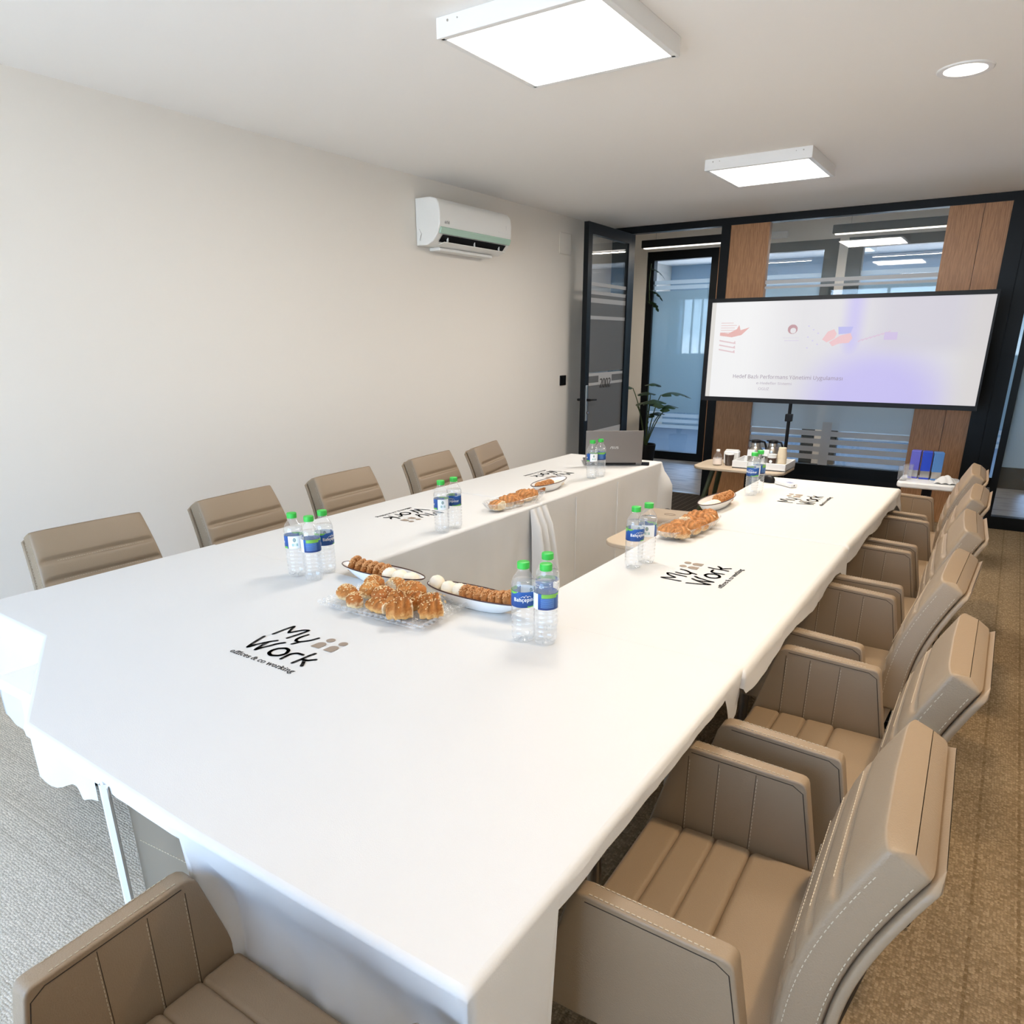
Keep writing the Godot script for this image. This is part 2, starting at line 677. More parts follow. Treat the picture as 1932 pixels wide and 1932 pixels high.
	bar(f, 0.32, 0.62, 1.105, 1.165, -0.007, 0.003)
	obj("frosted_stripe", f, M.film_white, dg)
	letters("door_number", "2002", 0.085, 0.24, 0.003, mat(rgb(70, 70, 70), 0.7), dg, Transform3D(Basis(Vector3.UP, PI), Vector3(0.59, 1.094, -0.011)))
	f = MB.new()
	f.rbox(Vector3(0.90, 0.93, -0.025), Vector3(0.035, 0.32, 0.012), 0.004)
	obj("handle_plate", f, M.steel, d)
	f = MB.new()
	for s in [1, -1]:
		f.tube([Vector3(0.90, 0.96, s * 0.02), Vector3(0.90, 0.96, s * 0.065)], 0.011, 0.011, 8)
		f.tube([Vector3(0.905, 0.96, s * 0.06), Vector3(0.86, 0.96, s * 0.066), Vector3(0.77, 0.955, s * 0.062)], 0.010, 0.008, 8)
	obj("handle", f, M.dark, d)
	f = MB.new()
	f.tube([Vector3(0.90, 0.845, -0.02), Vector3(0.90, 0.845, -0.05)], 0.012, 0.012, 10)
	obj("lock_cylinder", f, M.chrome, d)

func corridor() -> void:
	struct("floor_1", boxmesh(Vector3(-1.4, -0.052, -7.55), Vector3(7.4, 0.1, 2.0)), M.floor_tile, "grey stone tile floor of the corridor beyond the partition", "floor")
	struct("ceiling_1", boxmesh(Vector3(-1.4, 2.80, -9.6), Vector3(7.4, 0.2, 6.1)), M.ceiling, "pale ceiling of the corridor and the office beyond", "ceiling")
	var wc := MB.new()
	bar(wc, -5.1, 2.3, 2.5, 2.7, -6.54, 0.1)
	bar(wc, -5.1, -3.07, 0, 2.5, -6.59, 0.1)
	bar(wc, 1.8, 2.3, 0, 2.5, -6.54, 0.1)
	struct("wall_corridor", wc, M.wall, "corridor wall above and beside the glass partition", "wall")
	struct("wall_corridor_end", boxmesh(Vector3(-5.0, 1.35, -9.6), Vector3(0.2, 2.7, 6.1)), M.wall, "pale end wall of the corridor", "wall")
	struct("wall_corridor_far", boxmesh(Vector3(2.2, 1.35, -9.6), Vector3(0.2, 2.7, 6.1)), M.wall, "end wall of the corridor on the aisle side", "wall")
	var b := MB.new()
	bar(b, -4.9, -3.60, 0, 2.7, OPPZ, 0.14)
	bar(b, -3.60, 2.1, 2.50, 2.7, OPPZ, 0.14)
	bar(b, -1.385, -1.295, 0, 2.5, OPPZ, 0.14)
	struct("wall_opposite", b, M.wall, "cream corridor wall with columns between the office glazing", "wall")
	var o := thing("window_2", "black framed office glazing with blue frosted film across the corridor", "glazing")
	o.set_meta("kind", "structure")
	for q in [[-3.60, -2.70, 0.09], [-2.64, -1.385, 0.15], [-1.295, 0.6, 0.15], [0.6, 2.1, 0.1]]:
		var x0: float = q[0]; var x1: float = q[1]; var w: float = q[2]
		b = MB.new()
		bar(b, x0, x0 + w, 0, 2.5, OPPZ, 0.1)
		bar(b, x1 - w, x1, 0, 2.5, OPPZ, 0.1)
		bar(b, x0 + w, x1 - w, 2.40, 2.5, OPPZ, 0.1)
		bar(b, x0 + w, x1 - w, 0, 0.1, OPPZ, 0.1)
		obj("frame", b, M.black, o)
		b = MB.new()
		bar(b, x0 + w, x1 - w, 0.1, 2.40, OPPZ, 0.01)
		var g := obj("glass_pane", b, M.glass, o)
		b = MB.new()
		bar(b, x0 + w, x1 - w, 0.60, 2.05, OPPZ + 0.008, 0.002)
		obj("frosted_sheet", b, M.film_blue, g)
		for y in [0.56, 0.49, 0.42, 2.09, 2.15]:
			b = MB.new()
			bar(b, x0 + w, x1 - w, y - 0.022, y + 0.022, OPPZ + 0.008, 0.002)
			obj("frosted_stripe", b, M.film, g)
	b = MB.new()
	bar(b, -2.70, -2.64, 0, 2.5, OPPZ, 0.12)
	struct("trim_3", b, M.wood, "narrow walnut strip between two office glazing frames", "panel")
	# office beyond
	struct("floor_2", boxmesh(Vector3(-1.4, -0.05, -10.62), Vector3(7.2, 0.1, 4.1)), mat(rgb(86, 104, 122), 0.7), "blue grey office carpet beyond the corridor glazing", "floor")
	b = MB.new()
	bar(b, -4.9, 2.1, 0, 1.25, -12.6, 0.15)
	bar(b, -4.9, 2.1, 2.15, 2.7, -12.6, 0.15)
	for x in [-4.8, -2.9, -1.75, -0.1, 1.95]:
		bar(b, x - 0.1, x + 0.1, 1.25, 2.15, -12.6, 0.15)
	struct("wall_office", b, mat(rgb(150, 178, 200), 0.9), "pale blue office wall with windows far beyond the glazing", "wall")
	var wb := thing("window_3", "bright office windows with vertical blinds far beyond the glazing", "window")
	wb.set_meta("kind", "structure")
	for k in 26:
		b = MB.new()
		bar(b, -0.010, 0.010, 1.2, 2.2, 0, 0.05)
		var s := obj("slat", b, M.grey, wb)
		s.position = Vector3(-4.6 + 0.17 * k, 0, -12.45)
	# hanging linear lights in the corridor
	for x in [-2.55, -0.6]:
		linear_lamp(x)
	for q in [[-2.35, -9.9], [-1.75, -11.0]]:
		office_lamp(q[0], q[1])
	small_detector()
	plant()

func linear_lamp(x: float) -> void:
	var t := thing("linear_lamp", "long black linear lamp hanging in the corridor, seen through the doorway" if x < -1.5 else "long black linear lamp hanging in the corridor, seen through the glass above the screen", "lamp", Vector3(x, 2.46, -7.5), 0, "")
	var b := MB.new()
	b.rbox(Vector3(0, 0, 0), Vector3(1.3, 0.075, 0.09), 0.005)
	obj("housing", b, M.dark, t)
	obj("diffuser", boxmesh(Vector3(0, -0.041, 0), Vector3(1.26, 0.008, 0.06)), glow(Color(1, 0.97, 0.92), 1.6), t)
	for s in [-0.5, 0.5]:
		b = MB.new()
		b.tube([Vector3(s, 0.035, 0), Vector3(s, 0.24, 0)], 0.003, 0.003, 6)
		obj("suspension_wire", b, M.steel, t)
	var l := AreaLight3D.new()
	l.name = "lamp_glow"
	l.area_size = Vector2(1.26, 0.06)
	l.light_energy = 1.3
	l.light_color = Color(1, 0.95, 0.88)
	l.position = Vector3(0, -0.06, 0)
	l.rotation.x = -PI / 2
	l.shadow_enabled = true
	t.add_child(l)

func office_lamp(x: float, z: float) -> void:
	var t := thing("panel_light", "grey box panel light on the office ceiling, nearer the glazing" if z > -10.5 else "grey box panel light on the office ceiling, nearer the windows", "lamp", Vector3(x, 2.70, z))
	obj("housing", boxmesh(Vector3(0, -0.04, 0), Vector3(0.6, 0.08, 0.6), 0.005), M.white, t)
	obj("diffuser", boxmesh(Vector3(0, -0.083, 0), Vector3(0.56, 0.006, 0.56)), glow(Color(0.85, 0.94, 1), 1.2), t)
	var l := AreaLight3D.new()
	l.name = "lamp_glow"
	l.area_size = Vector2(0.56, 0.56)
	l.light_energy = 3.2
	l.light_color = Color(0.75, 0.88, 1.0)
	l.position = Vector3(0, -0.10, 0)
	l.rotation.x = -PI / 2
	l.shadow_enabled = true
	t.add_child(l)

func small_detector() -> void:
	var t := thing("wall_lamp", "small white box lamp on the corridor wall above the office glazing", "lamp", Vector3(-2.045, 2.575, OPPZ + 0.07))
	obj("housing", boxmesh(Vector3(0, 0, 0.03), Vector3(0.24, 0.07, 0.06), 0.012), M.white, t)
	obj("cover", boxmesh(Vector3(0, -0.01, 0.062), Vector3(0.20, 0.04, 0.008), 0.003), M.plastic, t)

func leaf_mesh(l: float, w: float, cut: bool) -> MB:
	var b := MB.new()
	var f := func(u: float, t: float) -> Vector3:
		var s := (u - 0.5) * 2.0
		var half := w * pow(sin(PI * minf(1.0, t * 0.93 + 0.05)), 0.6) * (1.0 - 0.45 * t)
		if cut:
			half *= 1.0 - 0.55 * maxf(0.0, sin(t * 26.0)) * smoothstep(0.12, 0.3, t) * smoothstep(0.35, 0.8, absf(s))
		return Vector3(s * half, 0.06 * l * sin(t * 2.4) - 0.5 * l * t * t - absf(s) * half * 0.25, -t * l)
	b.grid(f, 8, 30, false)
	return b

func plant() -> void:
	var t := thing("potted_plant", "dark green split leaf plant in a black pot beside the open door", "plant", Vector3(-3.28, 0, -8.05))
	var b := MB.new()
	b.lathe([Vector2(0, 0), Vector2(0.10, 0), Vector2(0.105, 0.01), Vector2(0.13, 0.24), Vector2(0.125, 0.25), Vector2(0.115, 0.24), Vector2(0.11, 0.2), Vector2(0, 0.2)], 24)
	obj("pot", b, M.dark, t)
	var tips := [[0.24, 0.86, 0.18, 0.30, 40.0], [0.02, 0.96, 0.05, 0.2, 80.0], [-0.20, 0.92, 0.02, 0.27, 190.0], [0.10, 0.78, 0.15, 0.3, -50.0], [0.30, 0.72, 0.02, 0.26, -80.0], [-0.08, 0.74, 0.16, 0.26, 10.0], [0.15, 0.62, -0.1, 0.22, -100.0], [-0.02, 0.84, -0.12, 0.24, 140.0]]
	for k in tips.size():
		var q: Array = tips[k]
		var tip := Vector3(q[0], q[1], q[2])
		b = MB.new()
		var pts := []
		for j in 7:
			var s := j / 6.0
			pts.append(Vector3(0, 0.2, 0).lerp(tip, s) + Vector3(0, 0.10 * sin(PI * s), 0))
		b.tube(pts, 0.008, 0.005, 6)
		var stem := obj("stem", b, M.stem, t)
		var lf := obj("leaf", leaf_mesh(q[3] * 1.15, q[3] * 0.62, true), M.leaf, stem)
		lf.position = tip
		lf.rotation = Vector3(deg_to_rad(18), deg_to_rad(q[4] - 90), 0)
	# climbing plant on the corridor wall
	var c := thing("wall_plant", "hanging plant with two palm like leaves high beside the open door", "plant", Vector3(-3.50, 2.16, -8.42))
	for k in 3:
		var lf := obj("leaf", leaf_mesh(0.2, 0.07, true), M.leaf, c)
		lf.position = Vector3(0, [0.14, -0.1, -0.22][k], 0)
		lf.rotation = Vector3(deg_to_rad(-10), deg_to_rad(-70 + 25 * k), 0)
	b = MB.new()
	b.tube([Vector3(0, -0.25, -0.02), Vector3(-0.02, 0.0, -0.03), Vector3(0, 0.2, -0.02)], 0.006, 0.005, 6)
	obj("stem", b, M.stem, c)

# ------------------------------------------------------------------ lamps of the room
func panel(at: Vector3, sx: float, sz: float, label: String, e: float) -> void:
	var t := thing("panel_light", label, "lamp", at, 0, "square panel lights on the meeting room ceiling")
	var b := MB.new()
	for s in [-1, 1]:
		b.rbox(Vector3(s * (sx / 2 - 0.006), -0.03, 0), Vector3(0.012, 0.06, sz), 0.002, 1)
		b.rbox(Vector3(0, -0.03, s * (sz / 2 - 0.006)), Vector3(sx - 0.02, 0.06, 0.012), 0.002, 1)
		b.box(Vector3(s * (sx / 2 - 0.014), -0.058, 0), Vector3(0.02, 0.003, sz - 0.02))
		b.box(Vector3(0, -0.058, s * (sz / 2 - 0.014)), Vector3(sx - 0.02, 0.003, 0.02))
	obj("frame", b, M.white, t)
	obj("back_plate", boxmesh(Vector3(0, -0.006, 0), Vector3(sx - 0.03, 0.008, sz - 0.03)), M.white, t)
	for s in [-1, 1]:
		for q in [0.05, 0.09]:
			b = MB.new()
			b.tube([Vector3(s * (sx / 2 - q), -0.016, sz / 2), Vector3(s * (sx / 2 - q), -0.016, sz / 2 + 0.002)], 0.004 if q < 0.06 else 0.0025, 0.004 if q < 0.06 else 0.0025, 8)
			obj("screw", b, M.steel, t)
	obj("diffuser", boxmesh(Vector3(0, -0.052, 0), Vector3(sx - 0.03, 0.006, sz - 0.03)), glow(Color(1, 0.99, 0.96), 2.0), t)
	var l := AreaLight3D.new()
	l.name = "lamp_glow"
	l.area_size = Vector2(sx - 0.04, sz - 0.04)
	l.light_energy = e
	l.light_color = Color(1, 0.965, 0.925)
	l.position = Vector3(0, -0.066, 0)
	l.rotation.x = -PI / 2
	l.shadow_enabled = true
	t.add_child(l)

func downlight(at: Vector3, label: String, e: float) -> void:
	var t := thing("downlight", label, "lamp", at)
	var b := MB.new()
	b.lathe([Vector2(0.078, -0.004), Vector2(0.098, -0.007), Vector2(0.103, -0.004), Vector2(0.104, 0.0)], 32)
	obj("trim_ring", b, M.white, t)
	b = MB.new()
	b.lathe([Vector2(0.0, -0.006), Vector2(0.05, -0.006), Vector2(0.08, -0.004)], 32)
	obj("diffuser", b, glow(Color(1, 0.97, 0.93), 2.2), t)
	var l := SpotLight3D.new()
	l.name = "lamp_glow"
	l.light_energy = e
	l.light_color = Color(1, 0.89, 0.74)
	l.light_size = 0.07
	l.spot_angle = 62
	l.spot_range = 12
	l.spot_attenuation = 2
	l.position = Vector3(0, -0.03, 0)
	l.rotation.x = -PI / 2
	l.shadow_enabled = true
	t.add_child(l)

func lamps() -> void:
	panel(Vector3(-1.10, CEIL, -2.08), 0.62, 0.62, "large square ceiling light panel, the nearer one, cut by the picture's top edge", 1.55)
	panel(Vector3(-1.05, CEIL, -4.56), 0.62, 0.62, "smaller looking square ceiling light panel, the one nearer the projection screen", 3.3)
	downlight(Vector3(0.035, CEIL, -3.34), "round recessed downlight glowing white on the bare ceiling", 1.6)
	downlight(Vector3(0.72, CEIL, -1.15), "round recessed downlight over the aisle, outside the view", 2.2)
	downlight(Vector3(0.62, CEIL, 0.75), "round recessed downlight above the camera, outside the view", 1.0)

# ------------------------------------------------------------------ tables and cloths
# edges: per corner-to-corner edge [length at start, length at end, fold amplitude, inset under the edge, fold wavelength]
func cloth_mesh(poly: Array, y: float, edges: Array, seed_: int, rad := 0.012) -> MB:
	var b := MB.new()
	var fn := FastNoiseLite.new()
	fn.seed = seed_
	fn.frequency = 1.0
	var np := poly.size()
	var pts := []
	var corners := []
	for k in np:
		var p0: Vector2 = poly[k]
		var p1: Vector2 = poly[(k + 1) % np]
		var d := (p1 - p0)
		var n0 := Vector2(-d.y, d.x).normalized()
		var cnt := maxi(2, int(d.length() / 0.022))
		for j in cnt:
			var s := float(j) / cnt
			var pe: Vector2 = (poly[k] - poly[(k + np - 1) % np])
			var nrm := n0
			var e: Array = edges[k]
			var L := lerpf(e[0], e[1], s)
			var amp: float = e[2]
			var ins: float = e[3]
			var wl: float = e[4]
			if j == 0:
				var n1 := Vector2(-pe.y, pe.x).normalized()
				nrm = (n0 + n1)
				nrm = nrm / maxf(nrm.dot(n0), 0.5)
				var e0: Array = edges[(k + np - 1) % np]
				corners.append([p0, nrm])
				L = (e[0] + e0[1]) / 2
				amp = maxf(amp, e0[2]); ins = minf(ins, e0[3])
			if e.size() > 7:
				L += e[7] * exp(-pow((1.0 - s) * d.length() / 0.07, 2))
			if e.size() > 5:
				L += e[5] * sin(s * TAU * e[6])
			pts.append([p0 + d * s, nrm, L, amp, ins, wl, s * d.length()])
	var cnt := pts.size()
	var rows := 18
	var f := func(u: float, t: float) -> Vector3:
		var q: Array = pts[int(round(u * cnt)) % cnt]
		var r := int(round((1 - t) * rows))
		var p: Vector2 = q[0]
		var nr: Vector2 = q[1]
		var off := 0.0
		var yy := y
		if r <= 4:
			var a := PI / 2 * r / 4.0
			off = -rad + rad * sin(a)
			yy = y - rad + rad * cos(a)
		else:
			var s := float(r - 4) / (rows - 4)
			var dep: float = maxf(q[2], rad * 1.3) * s
			yy = y - rad - dep
			var ph: float = q[6] / q[5] * TAU
			var wv := 0.6 * sin(ph + 2.0 * fn.get_noise_2d(q[6] * 1.5, 3.0)) + 0.5 * sin(ph * 2.3 + 1.0) * fn.get_noise_2d(q[6] * 3.0, 9.0) * 2.0
			var am: float = q[3]
			var ins: float = q[4]
			off = -ins * smoothstep(0.0, 0.16, dep) + am * wv * pow(minf(1.0, dep / 0.5), 0.8) + 0.004 * fn.get_noise_2d(q[6] * 6.0, dep * 6.0)
		return Vector3(p.x + nr.x * off, yy, p.y + nr.y * off)
	b.grid(f, cnt, rows, true)
	var inner := PackedVector2Array()
	for q in corners:
		inner.append(q[0] - q[1] * rad)
	var ts := Geometry2D.triangulate_polygon(inner)
	var k0 := b.v.size()
	for p in inner:
		b.vert(Vector3(p.x, y, p.y), Vector3.UP, p)
	for t in ts.size() / 3:
		var a := ts[3 * t]; var c := ts[3 * t + 1]; var d := ts[3 * t + 2]
		if (inner[c] - inner[a]).cross(inner[d] - inner[a]) > 0:
			b.tri(k0 + a, k0 + d, k0 + c)
		else:
			b.tri(k0 + a, k0 + c, k0 + d)
	return b

func table(x0: float, x1: float, z0: float, z1: float, label: String) -> void:
	var t := thing("folding_table", label, "table", Vector3((x0 + x1) / 2, 0, (z0 + z1) / 2), 0, "tables of the u shaped row")
	var w := x1 - x0 - 0.03
	var d := z1 - z0 - 0.03
	obj("tabletop", boxmesh(Vector3(0, TOP - 0.0185, 0), Vector3(w, 0.03, d), 0.004), M.white, t)
	for sx in [-1, 1]:
		for sz in [-1, 1]:
			var b := MB.new()
			b.tube([Vector3(sx * (w / 2 - 0.24), 0, sz * (d / 2 - 0.24)), Vector3(sx * (w / 2 - 0.24), TOP - 0.034, sz * (d / 2 - 0.24))], 0.018, 0.018, 10)
			obj("leg", b, M.steel, t)

func stroke(b: MB, pts: Array, w: float) -> void:
	# flat brush stroke with round ends in x (right) and y (up), facing +z
	var cr := Curve2D.new()
	for k in pts.size():
		var p: Vector2 = pts[k]
		var a: Vector2 = pts[maxi(k - 1, 0)]
		var c: Vector2 = pts[mini(k + 1, pts.size() - 1)]
		var tg := (c - a) * 0.12
		cr.add_point(p, -tg, tg)
	var q := cr.tessellate(4, 3)
	for p in q:
		var k := b.vert(Vector3(p.x, p.y, 0), Vector3.BACK)
		for j in 10:
			b.vert(Vector3(p.x + cos(TAU * j / 10) * w, p.y + sin(TAU * j / 10) * w, 0), Vector3.BACK)
		for j in 10:
			b.tri(k, k + 1 + j, k + 1 + (j + 1) % 10)
	for j in q.size() - 1:
		var d := (q[j + 1] - q[j]).normalized() * w
		var m := Vector2(-d.y, d.x)
		var k := b.vert(Vector3(q[j].x - m.x, q[j].y - m.y, 0), Vector3.BACK)
		b.vert(Vector3(q[j + 1].x - m.x, q[j + 1].y - m.y, 0), Vector3.BACK)
		b.vert(Vector3(q[j + 1].x + m.x, q[j + 1].y + m.y, 0), Vector3.BACK)
		b.vert(Vector3(q[j].x + m.x, q[j].y + m.y, 0), Vector3.BACK)
		b.quad(k, k + 1, k + 2, k + 3)

func vv(flat: Array) -> Array:
	var o := []
	for k in flat.size() / 2:
		o.append(Vector2(flat[2 * k], flat[2 * k + 1]) * 0.001)
	return o

func logo(parent: Node, at: Vector3, turn: float) -> void:
	# hand drawn words read along local +x with their top towards -z
	var xf := Transform3D(Basis(Vector3.UP, turn) * Basis(Vector3.RIGHT, -PI / 2), at)
	var b := MB.new()
	stroke(b, vv([0, 132, 0, 165, 1, 185, 5, 200, 14, 183, 28, 162, 37, 178, 47, 194, 62, 201, 61, 174, 58, 155, 55, 134]), 0.0042)
	stroke(b, vv([84, 180, 80, 159, 82, 143, 89, 134, 101, 134, 114, 148, 121, 160, 126, 179]), 0.0042)
	stroke(b, vv([110, 144, 103, 132, 100, 121, 97, 114]), 0.0042)
	stroke(b, vv([-7, 108, 2, 75, 16, 38, 20, 58, 28, 78, 36, 94, 46, 108]), 0.0045)
	stroke(b, vv([34, 90, 39, 62, 47, 38, 50, 55, 58, 74, 62, 90, 68, 101, 74, 109]), 0.0045)
	stroke(b, vv([91, 75, 106, 86, 123, 81, 133, 63, 127, 46, 109, 37, 93, 44, 87, 59, 91, 75]), 0.0048)
	stroke(b, vv([148, 36, 146, 53, 146, 70, 156, 81, 176, 82]), 0.0045)
	stroke(b, vv([196, 104, 193, 87, 193, 68, 191, 35]), 0.0045)
	stroke(b, vv([195, 62, 212, 66, 225, 80]), 0.0045)
	stroke(b, vv([203, 63, 214, 50, 224, 36]), 0.0048)
	var o := obj("logo_lettering", b, M.ink, parent)
	o.transform = xf
	b = MB.new()
	for dx in [0.0, 0.046]:
		var k := b.vert(Vector3(0.165 + dx, 0.186, 0), Vector3.BACK)
		for j in 24:
			b.vert(Vector3(0.165 + dx + 0.0125 * cos(TAU * j / 24), 0.186 + 0.0125 * sin(TAU * j / 24), 0), Vector3.BACK)
		for j in 24:
			b.tri(k, k + 1 + j, k + 1 + (j + 1) % 24)
		k = b.vert(Vector3(0.163 + dx, 0.145, 0), Vector3.BACK)
		b.vert(Vector3(0.148 + dx, 0.131, 0), Vector3.BACK)
		b.vert(Vector3(0.178 + dx, 0.131, 0), Vector3.BACK)
		for j in 13:
			b.vert(Vector3(0.163 + dx + 0.015 * cos(PI * j / 12), 0.153 + 0.014 * sin(PI * j / 12), 0), Vector3.BACK)
		for j in 14:
			b.tri(k, k + 1 + j, k + 2 + j)
		b.tri(k, k + 15, k + 1)
	o = obj("logo_emblem", b, M.taupe, parent)
	o.transform = xf
	o = letters("logo_lettering", "offices & co working", 0.0165, 0.236, 0.0006, M.ink, parent, xf * Transform3D(Basis.IDENTITY, Vector3(0.0, 0.002, -0.0002)), true)

func tables() -> void:
	table(-1.50, 0, -1.114, -0.08, "folding table under the front white cloth")
	table(-2.078, -1.394, -2.44, -1.114, "folding table under the wall side cloth nearer the camera")
	table(-2.078, -1.394, -3.967, -2.44, "folding table under the wall side cloth that carries the laptop")
	table(-0.69, 0, -2.42, -1.114, "folding table under the aisle side cloth nearer the camera")
	table(-0.69, 0, -3.787, -2.42, "folding table under the aisle side cloth that carries the mouse")
	# polygons run clockwise in x, z seen from above with z towards the viewer: near edge from left to right last
	var g := "white printed tablecloths"
	var t := thing("tablecloth", "white cloth over the front table, largest print, nearest the camera", "tablecloth", Vector3.ZERO, 0, g)
	# corners: far left, near left, notch, near edge left, near right, far right
	var poly := [Vector2(-2.078, -1.114), Vector2(-2.078, -0.29), Vector2(-1.64, -0.275), Vector2(-1.17, -0.02), Vector2(-0.575, 0.0), Vector2(0, 0), Vector2(0, -0.20), Vector2(0, -0.98), Vector2(0, -1.114)]
	var ed := [
		[0.30, 0.36, 0.006, 0.01, 0.3], [0.36, 0.40, 0.008, 0.0, 0.3], [0.34, 0.02, 0.004, 0.02, 0.25], [0.006, 0.006, 0.0, 0.01, 0.3],
		[0.60, 0.70, 0.012, 0.055, 0.20], [0.70, 0.70, 0.008, 0.004, 0.12], [0.03, 0.02, 0.002, 0.002, 0.3], [0.02, 0.18, 0.012, 0.012, 0.12], [0.05, 0.45, 0.006, 0.01, 0.4]]
	obj("cloth_sheet", cloth_mesh(poly, TOP + 0.003, ed, 3), M.cloth, t)
	# hanging flap of the same cloth under the near edge
	var b := MB.new()
	b.grid(func(u: float, v: float) -> Vector3:
		return Vector3(lerpf(-1.38, -1.09, u), lerpf(0.485 + 0.04 * u + 0.008 * sin(u * 15.0), 0.724, v), -0.10 + 0.010 * sin(u * 9.0) * (1 - v)), 16, 8)
	obj("hanging_flap", b, M.cloth, t)
	b = MB.new()
	b.grid(func(u: float, v: float) -> Vector3:
		return Vector3(lerpf(-0.845, -0.815, u), lerpf(0.42, 0.72, v), -0.005 + 0.006 * sin(u * 7.0)), 6, 8)
	obj("hanging_flap", b, M.cloth, t)
	logo(t, Vector3(-1.128, TOP + 0.0042, -0.494), 0)
	t = thing("tablecloth", "white cloth on the wall side table between front table and pastry dish", "tablecloth", Vector3.ZERO, 0, g)
	poly = [Vector2(-2.078, -2.445), Vector2(-2.078, -1.095), Vector2(-1.394, -1.095), Vector2(-1.394, -2.445)]
	ed = [[0.5, 0.5, 0.02, 0.0, 0.4], [0.01, 0.01, 0.0, 0.0, 0.3], [0.68, 0.68, 0.016, 0.006, 0.42], [0.02, 0.3, 0.0, 0.0, 0.2]]
	obj("cloth_sheet", cloth_mesh(poly, TOP, ed, 13), M.cloth, t)
	b = MB.new()
	b.grid(func(u: float, v: float) -> Vector3:
		return Vector3(-1.388 + (0.075 * sqrt(1.0 - v * v)) * (0.25 + absf(sin(u * 9.0))) , lerpf(0.03, TOP - 0.012, v), lerpf(-2.34, -2.49, u) - (1 - v) * 0.06 * (u - 0.3)), 28, 8, false)
	obj("gathered_fold", b, M.cloth, t)
	logo(t, Vector3(-1.865, TOP + 0.0012, -2.03), -PI / 2)
	t = thing("tablecloth", "white cloth on the wall side table under the laptop, hanging to the floor", "tablecloth", Vector3.ZERO, 0, g)
	poly = [Vector2(-2.078, -3.967), Vector2(-2.078, -2.445), Vector2(-1.394, -2.445), Vector2(-1.394, -3.967)]
	ed = [[0.5, 0.5, 0.02, 0.0, 0.4], [0.01, 0.01, 0.0, 0.0, 0.3], [0.68, 0.68, 0.010, 0.004, 0.55], [0.68, 0.68, 0.02, -0.06, 0.35]]
	obj("cloth_sheet", cloth_mesh(poly, TOP + 0.001, ed, 17), M.cloth, t)
	for z in [-3.30, -2.80]:
		b = MB.new()
		b.tube([Vector3(-1.389, TOP - 0.03, z), Vector3(-1.388, 0.4, z), Vector3(-1.386, 0.06, z)], 0.003, 0.003, 6)
		obj("crease", b, M.cloth, t)
	logo(t, Vector3(-1.865, TOP + 0.0022, -3.27), -PI / 2)
	t = thing("tablecloth", "white cloth on the aisle side table between front table and glass pastry dish", "tablecloth", Vector3.ZERO, 0, g)
	poly = [Vector2(-0.69, -2.425), Vector2(-0.69, -1.095), Vector2(0.008, -1.095), Vector2(0.008, -2.425)]
	ed = [[0.68, 0.68, 0.01, 0.0, 0.4], [0.01, 0.01, 0.0, 0.0, 0.3], [0.045, 0.05, 0.004, -0.010, 0.24, 0.010, 2.2, 0.12], [0.05, 0.3, 0.0, 0.0, 0.2]]
	obj("cloth_sheet", cloth_mesh(poly, TOP, ed, 23, 0.02), M.cloth, t)
	logo(t, Vector3(-0.245, TOP + 0.0012, -1.665), PI / 2)
	t = thing("tablecloth", "white cloth on the aisle side table under the black mouse", "tablecloth", Vector3.ZERO, 0, g)
	poly = [Vector2(-0.69, -3.787), Vector2(-0.69, -2.425), Vector2(0.008, -2.425), Vector2(0.03, -3.787)]
	ed = [[0.68, 0.68, 0.01, 0.0, 0.4], [0.01, 0.05, 0.0, 0.0, 0.3], [0.05, 0.04, 0.005, -0.012, 0.26, 0.010, 2.6, 0.06], [0.35, 0.35, 0.01, -0.02, 0.3]]
	obj("cloth_sheet", cloth_mesh(poly, TOP + 0.002, ed, 29, 0.02), M.cloth, t)
	logo(t, Vector3(-0.235, TOP + 0.0032, -3.10), PI / 2)

# ------------------------------------------------------------------ chairs (facing local -z)
func back_spine(t: float) -> Vector3:
	# centre line of the backrest from seat to top, then how it leans
	var y := 0.45 + 0.40 * t
	var z := 0.222 + 0.085 * t + 0.028 * sin(PI * t) * -1.0 + 0.018 * t * t
	return Vector3(0, y, z)

func arm_poly(g: float) -> PackedVector2Array:
	# side view, x = forward, y = up, counter-clockwise
	var raw := [Vector2(-0.18, 0.40), Vector2(0.195, 0.40), Vector2(0.125, 0.655), Vector2(-0.135, 0.643)]
	var o := PackedVector2Array()
	for k in 4:
		var p: Vector2 = raw[k]
		var a: Vector2 = (raw[(k + 3) % 4] - p).normalized()
		var c: Vector2 = (raw[(k + 1) % 4] - p).normalized()
		var r := [0.012, 0.012, 0.024, 0.014][k] as float
		for j in 4:
			var t := (j + 0.0) / 3.0
			var p0 := p + a * r
			var p1 := p + c * r
			o.append(p0.lerp(p, t).lerp(p.lerp(p1, t), t))
	return o

func dashes(b: MB, p0: Vector3, p1: Vector3, nrm: Vector3, gap := 0.009) -> void:
	var d := p1 - p0
	var l := d.length()
	d = d / l
	var side := d.cross(nrm).normalized() * 0.00055
	var k := 0.0
	while k + 0.006 < l:
		var a := p0 + d * k
		var e := a + d * 0.006
		var up := nrm * 0.0006
		b.face(a - side + up, e - side + up, e + side + up, a + side + up)
		b.face(a + side + up, e + side + up, e + side - up, a + side - up)
		b.face(e - side + up, a - side + up, a - side - up, e - side - up)
		k += gap

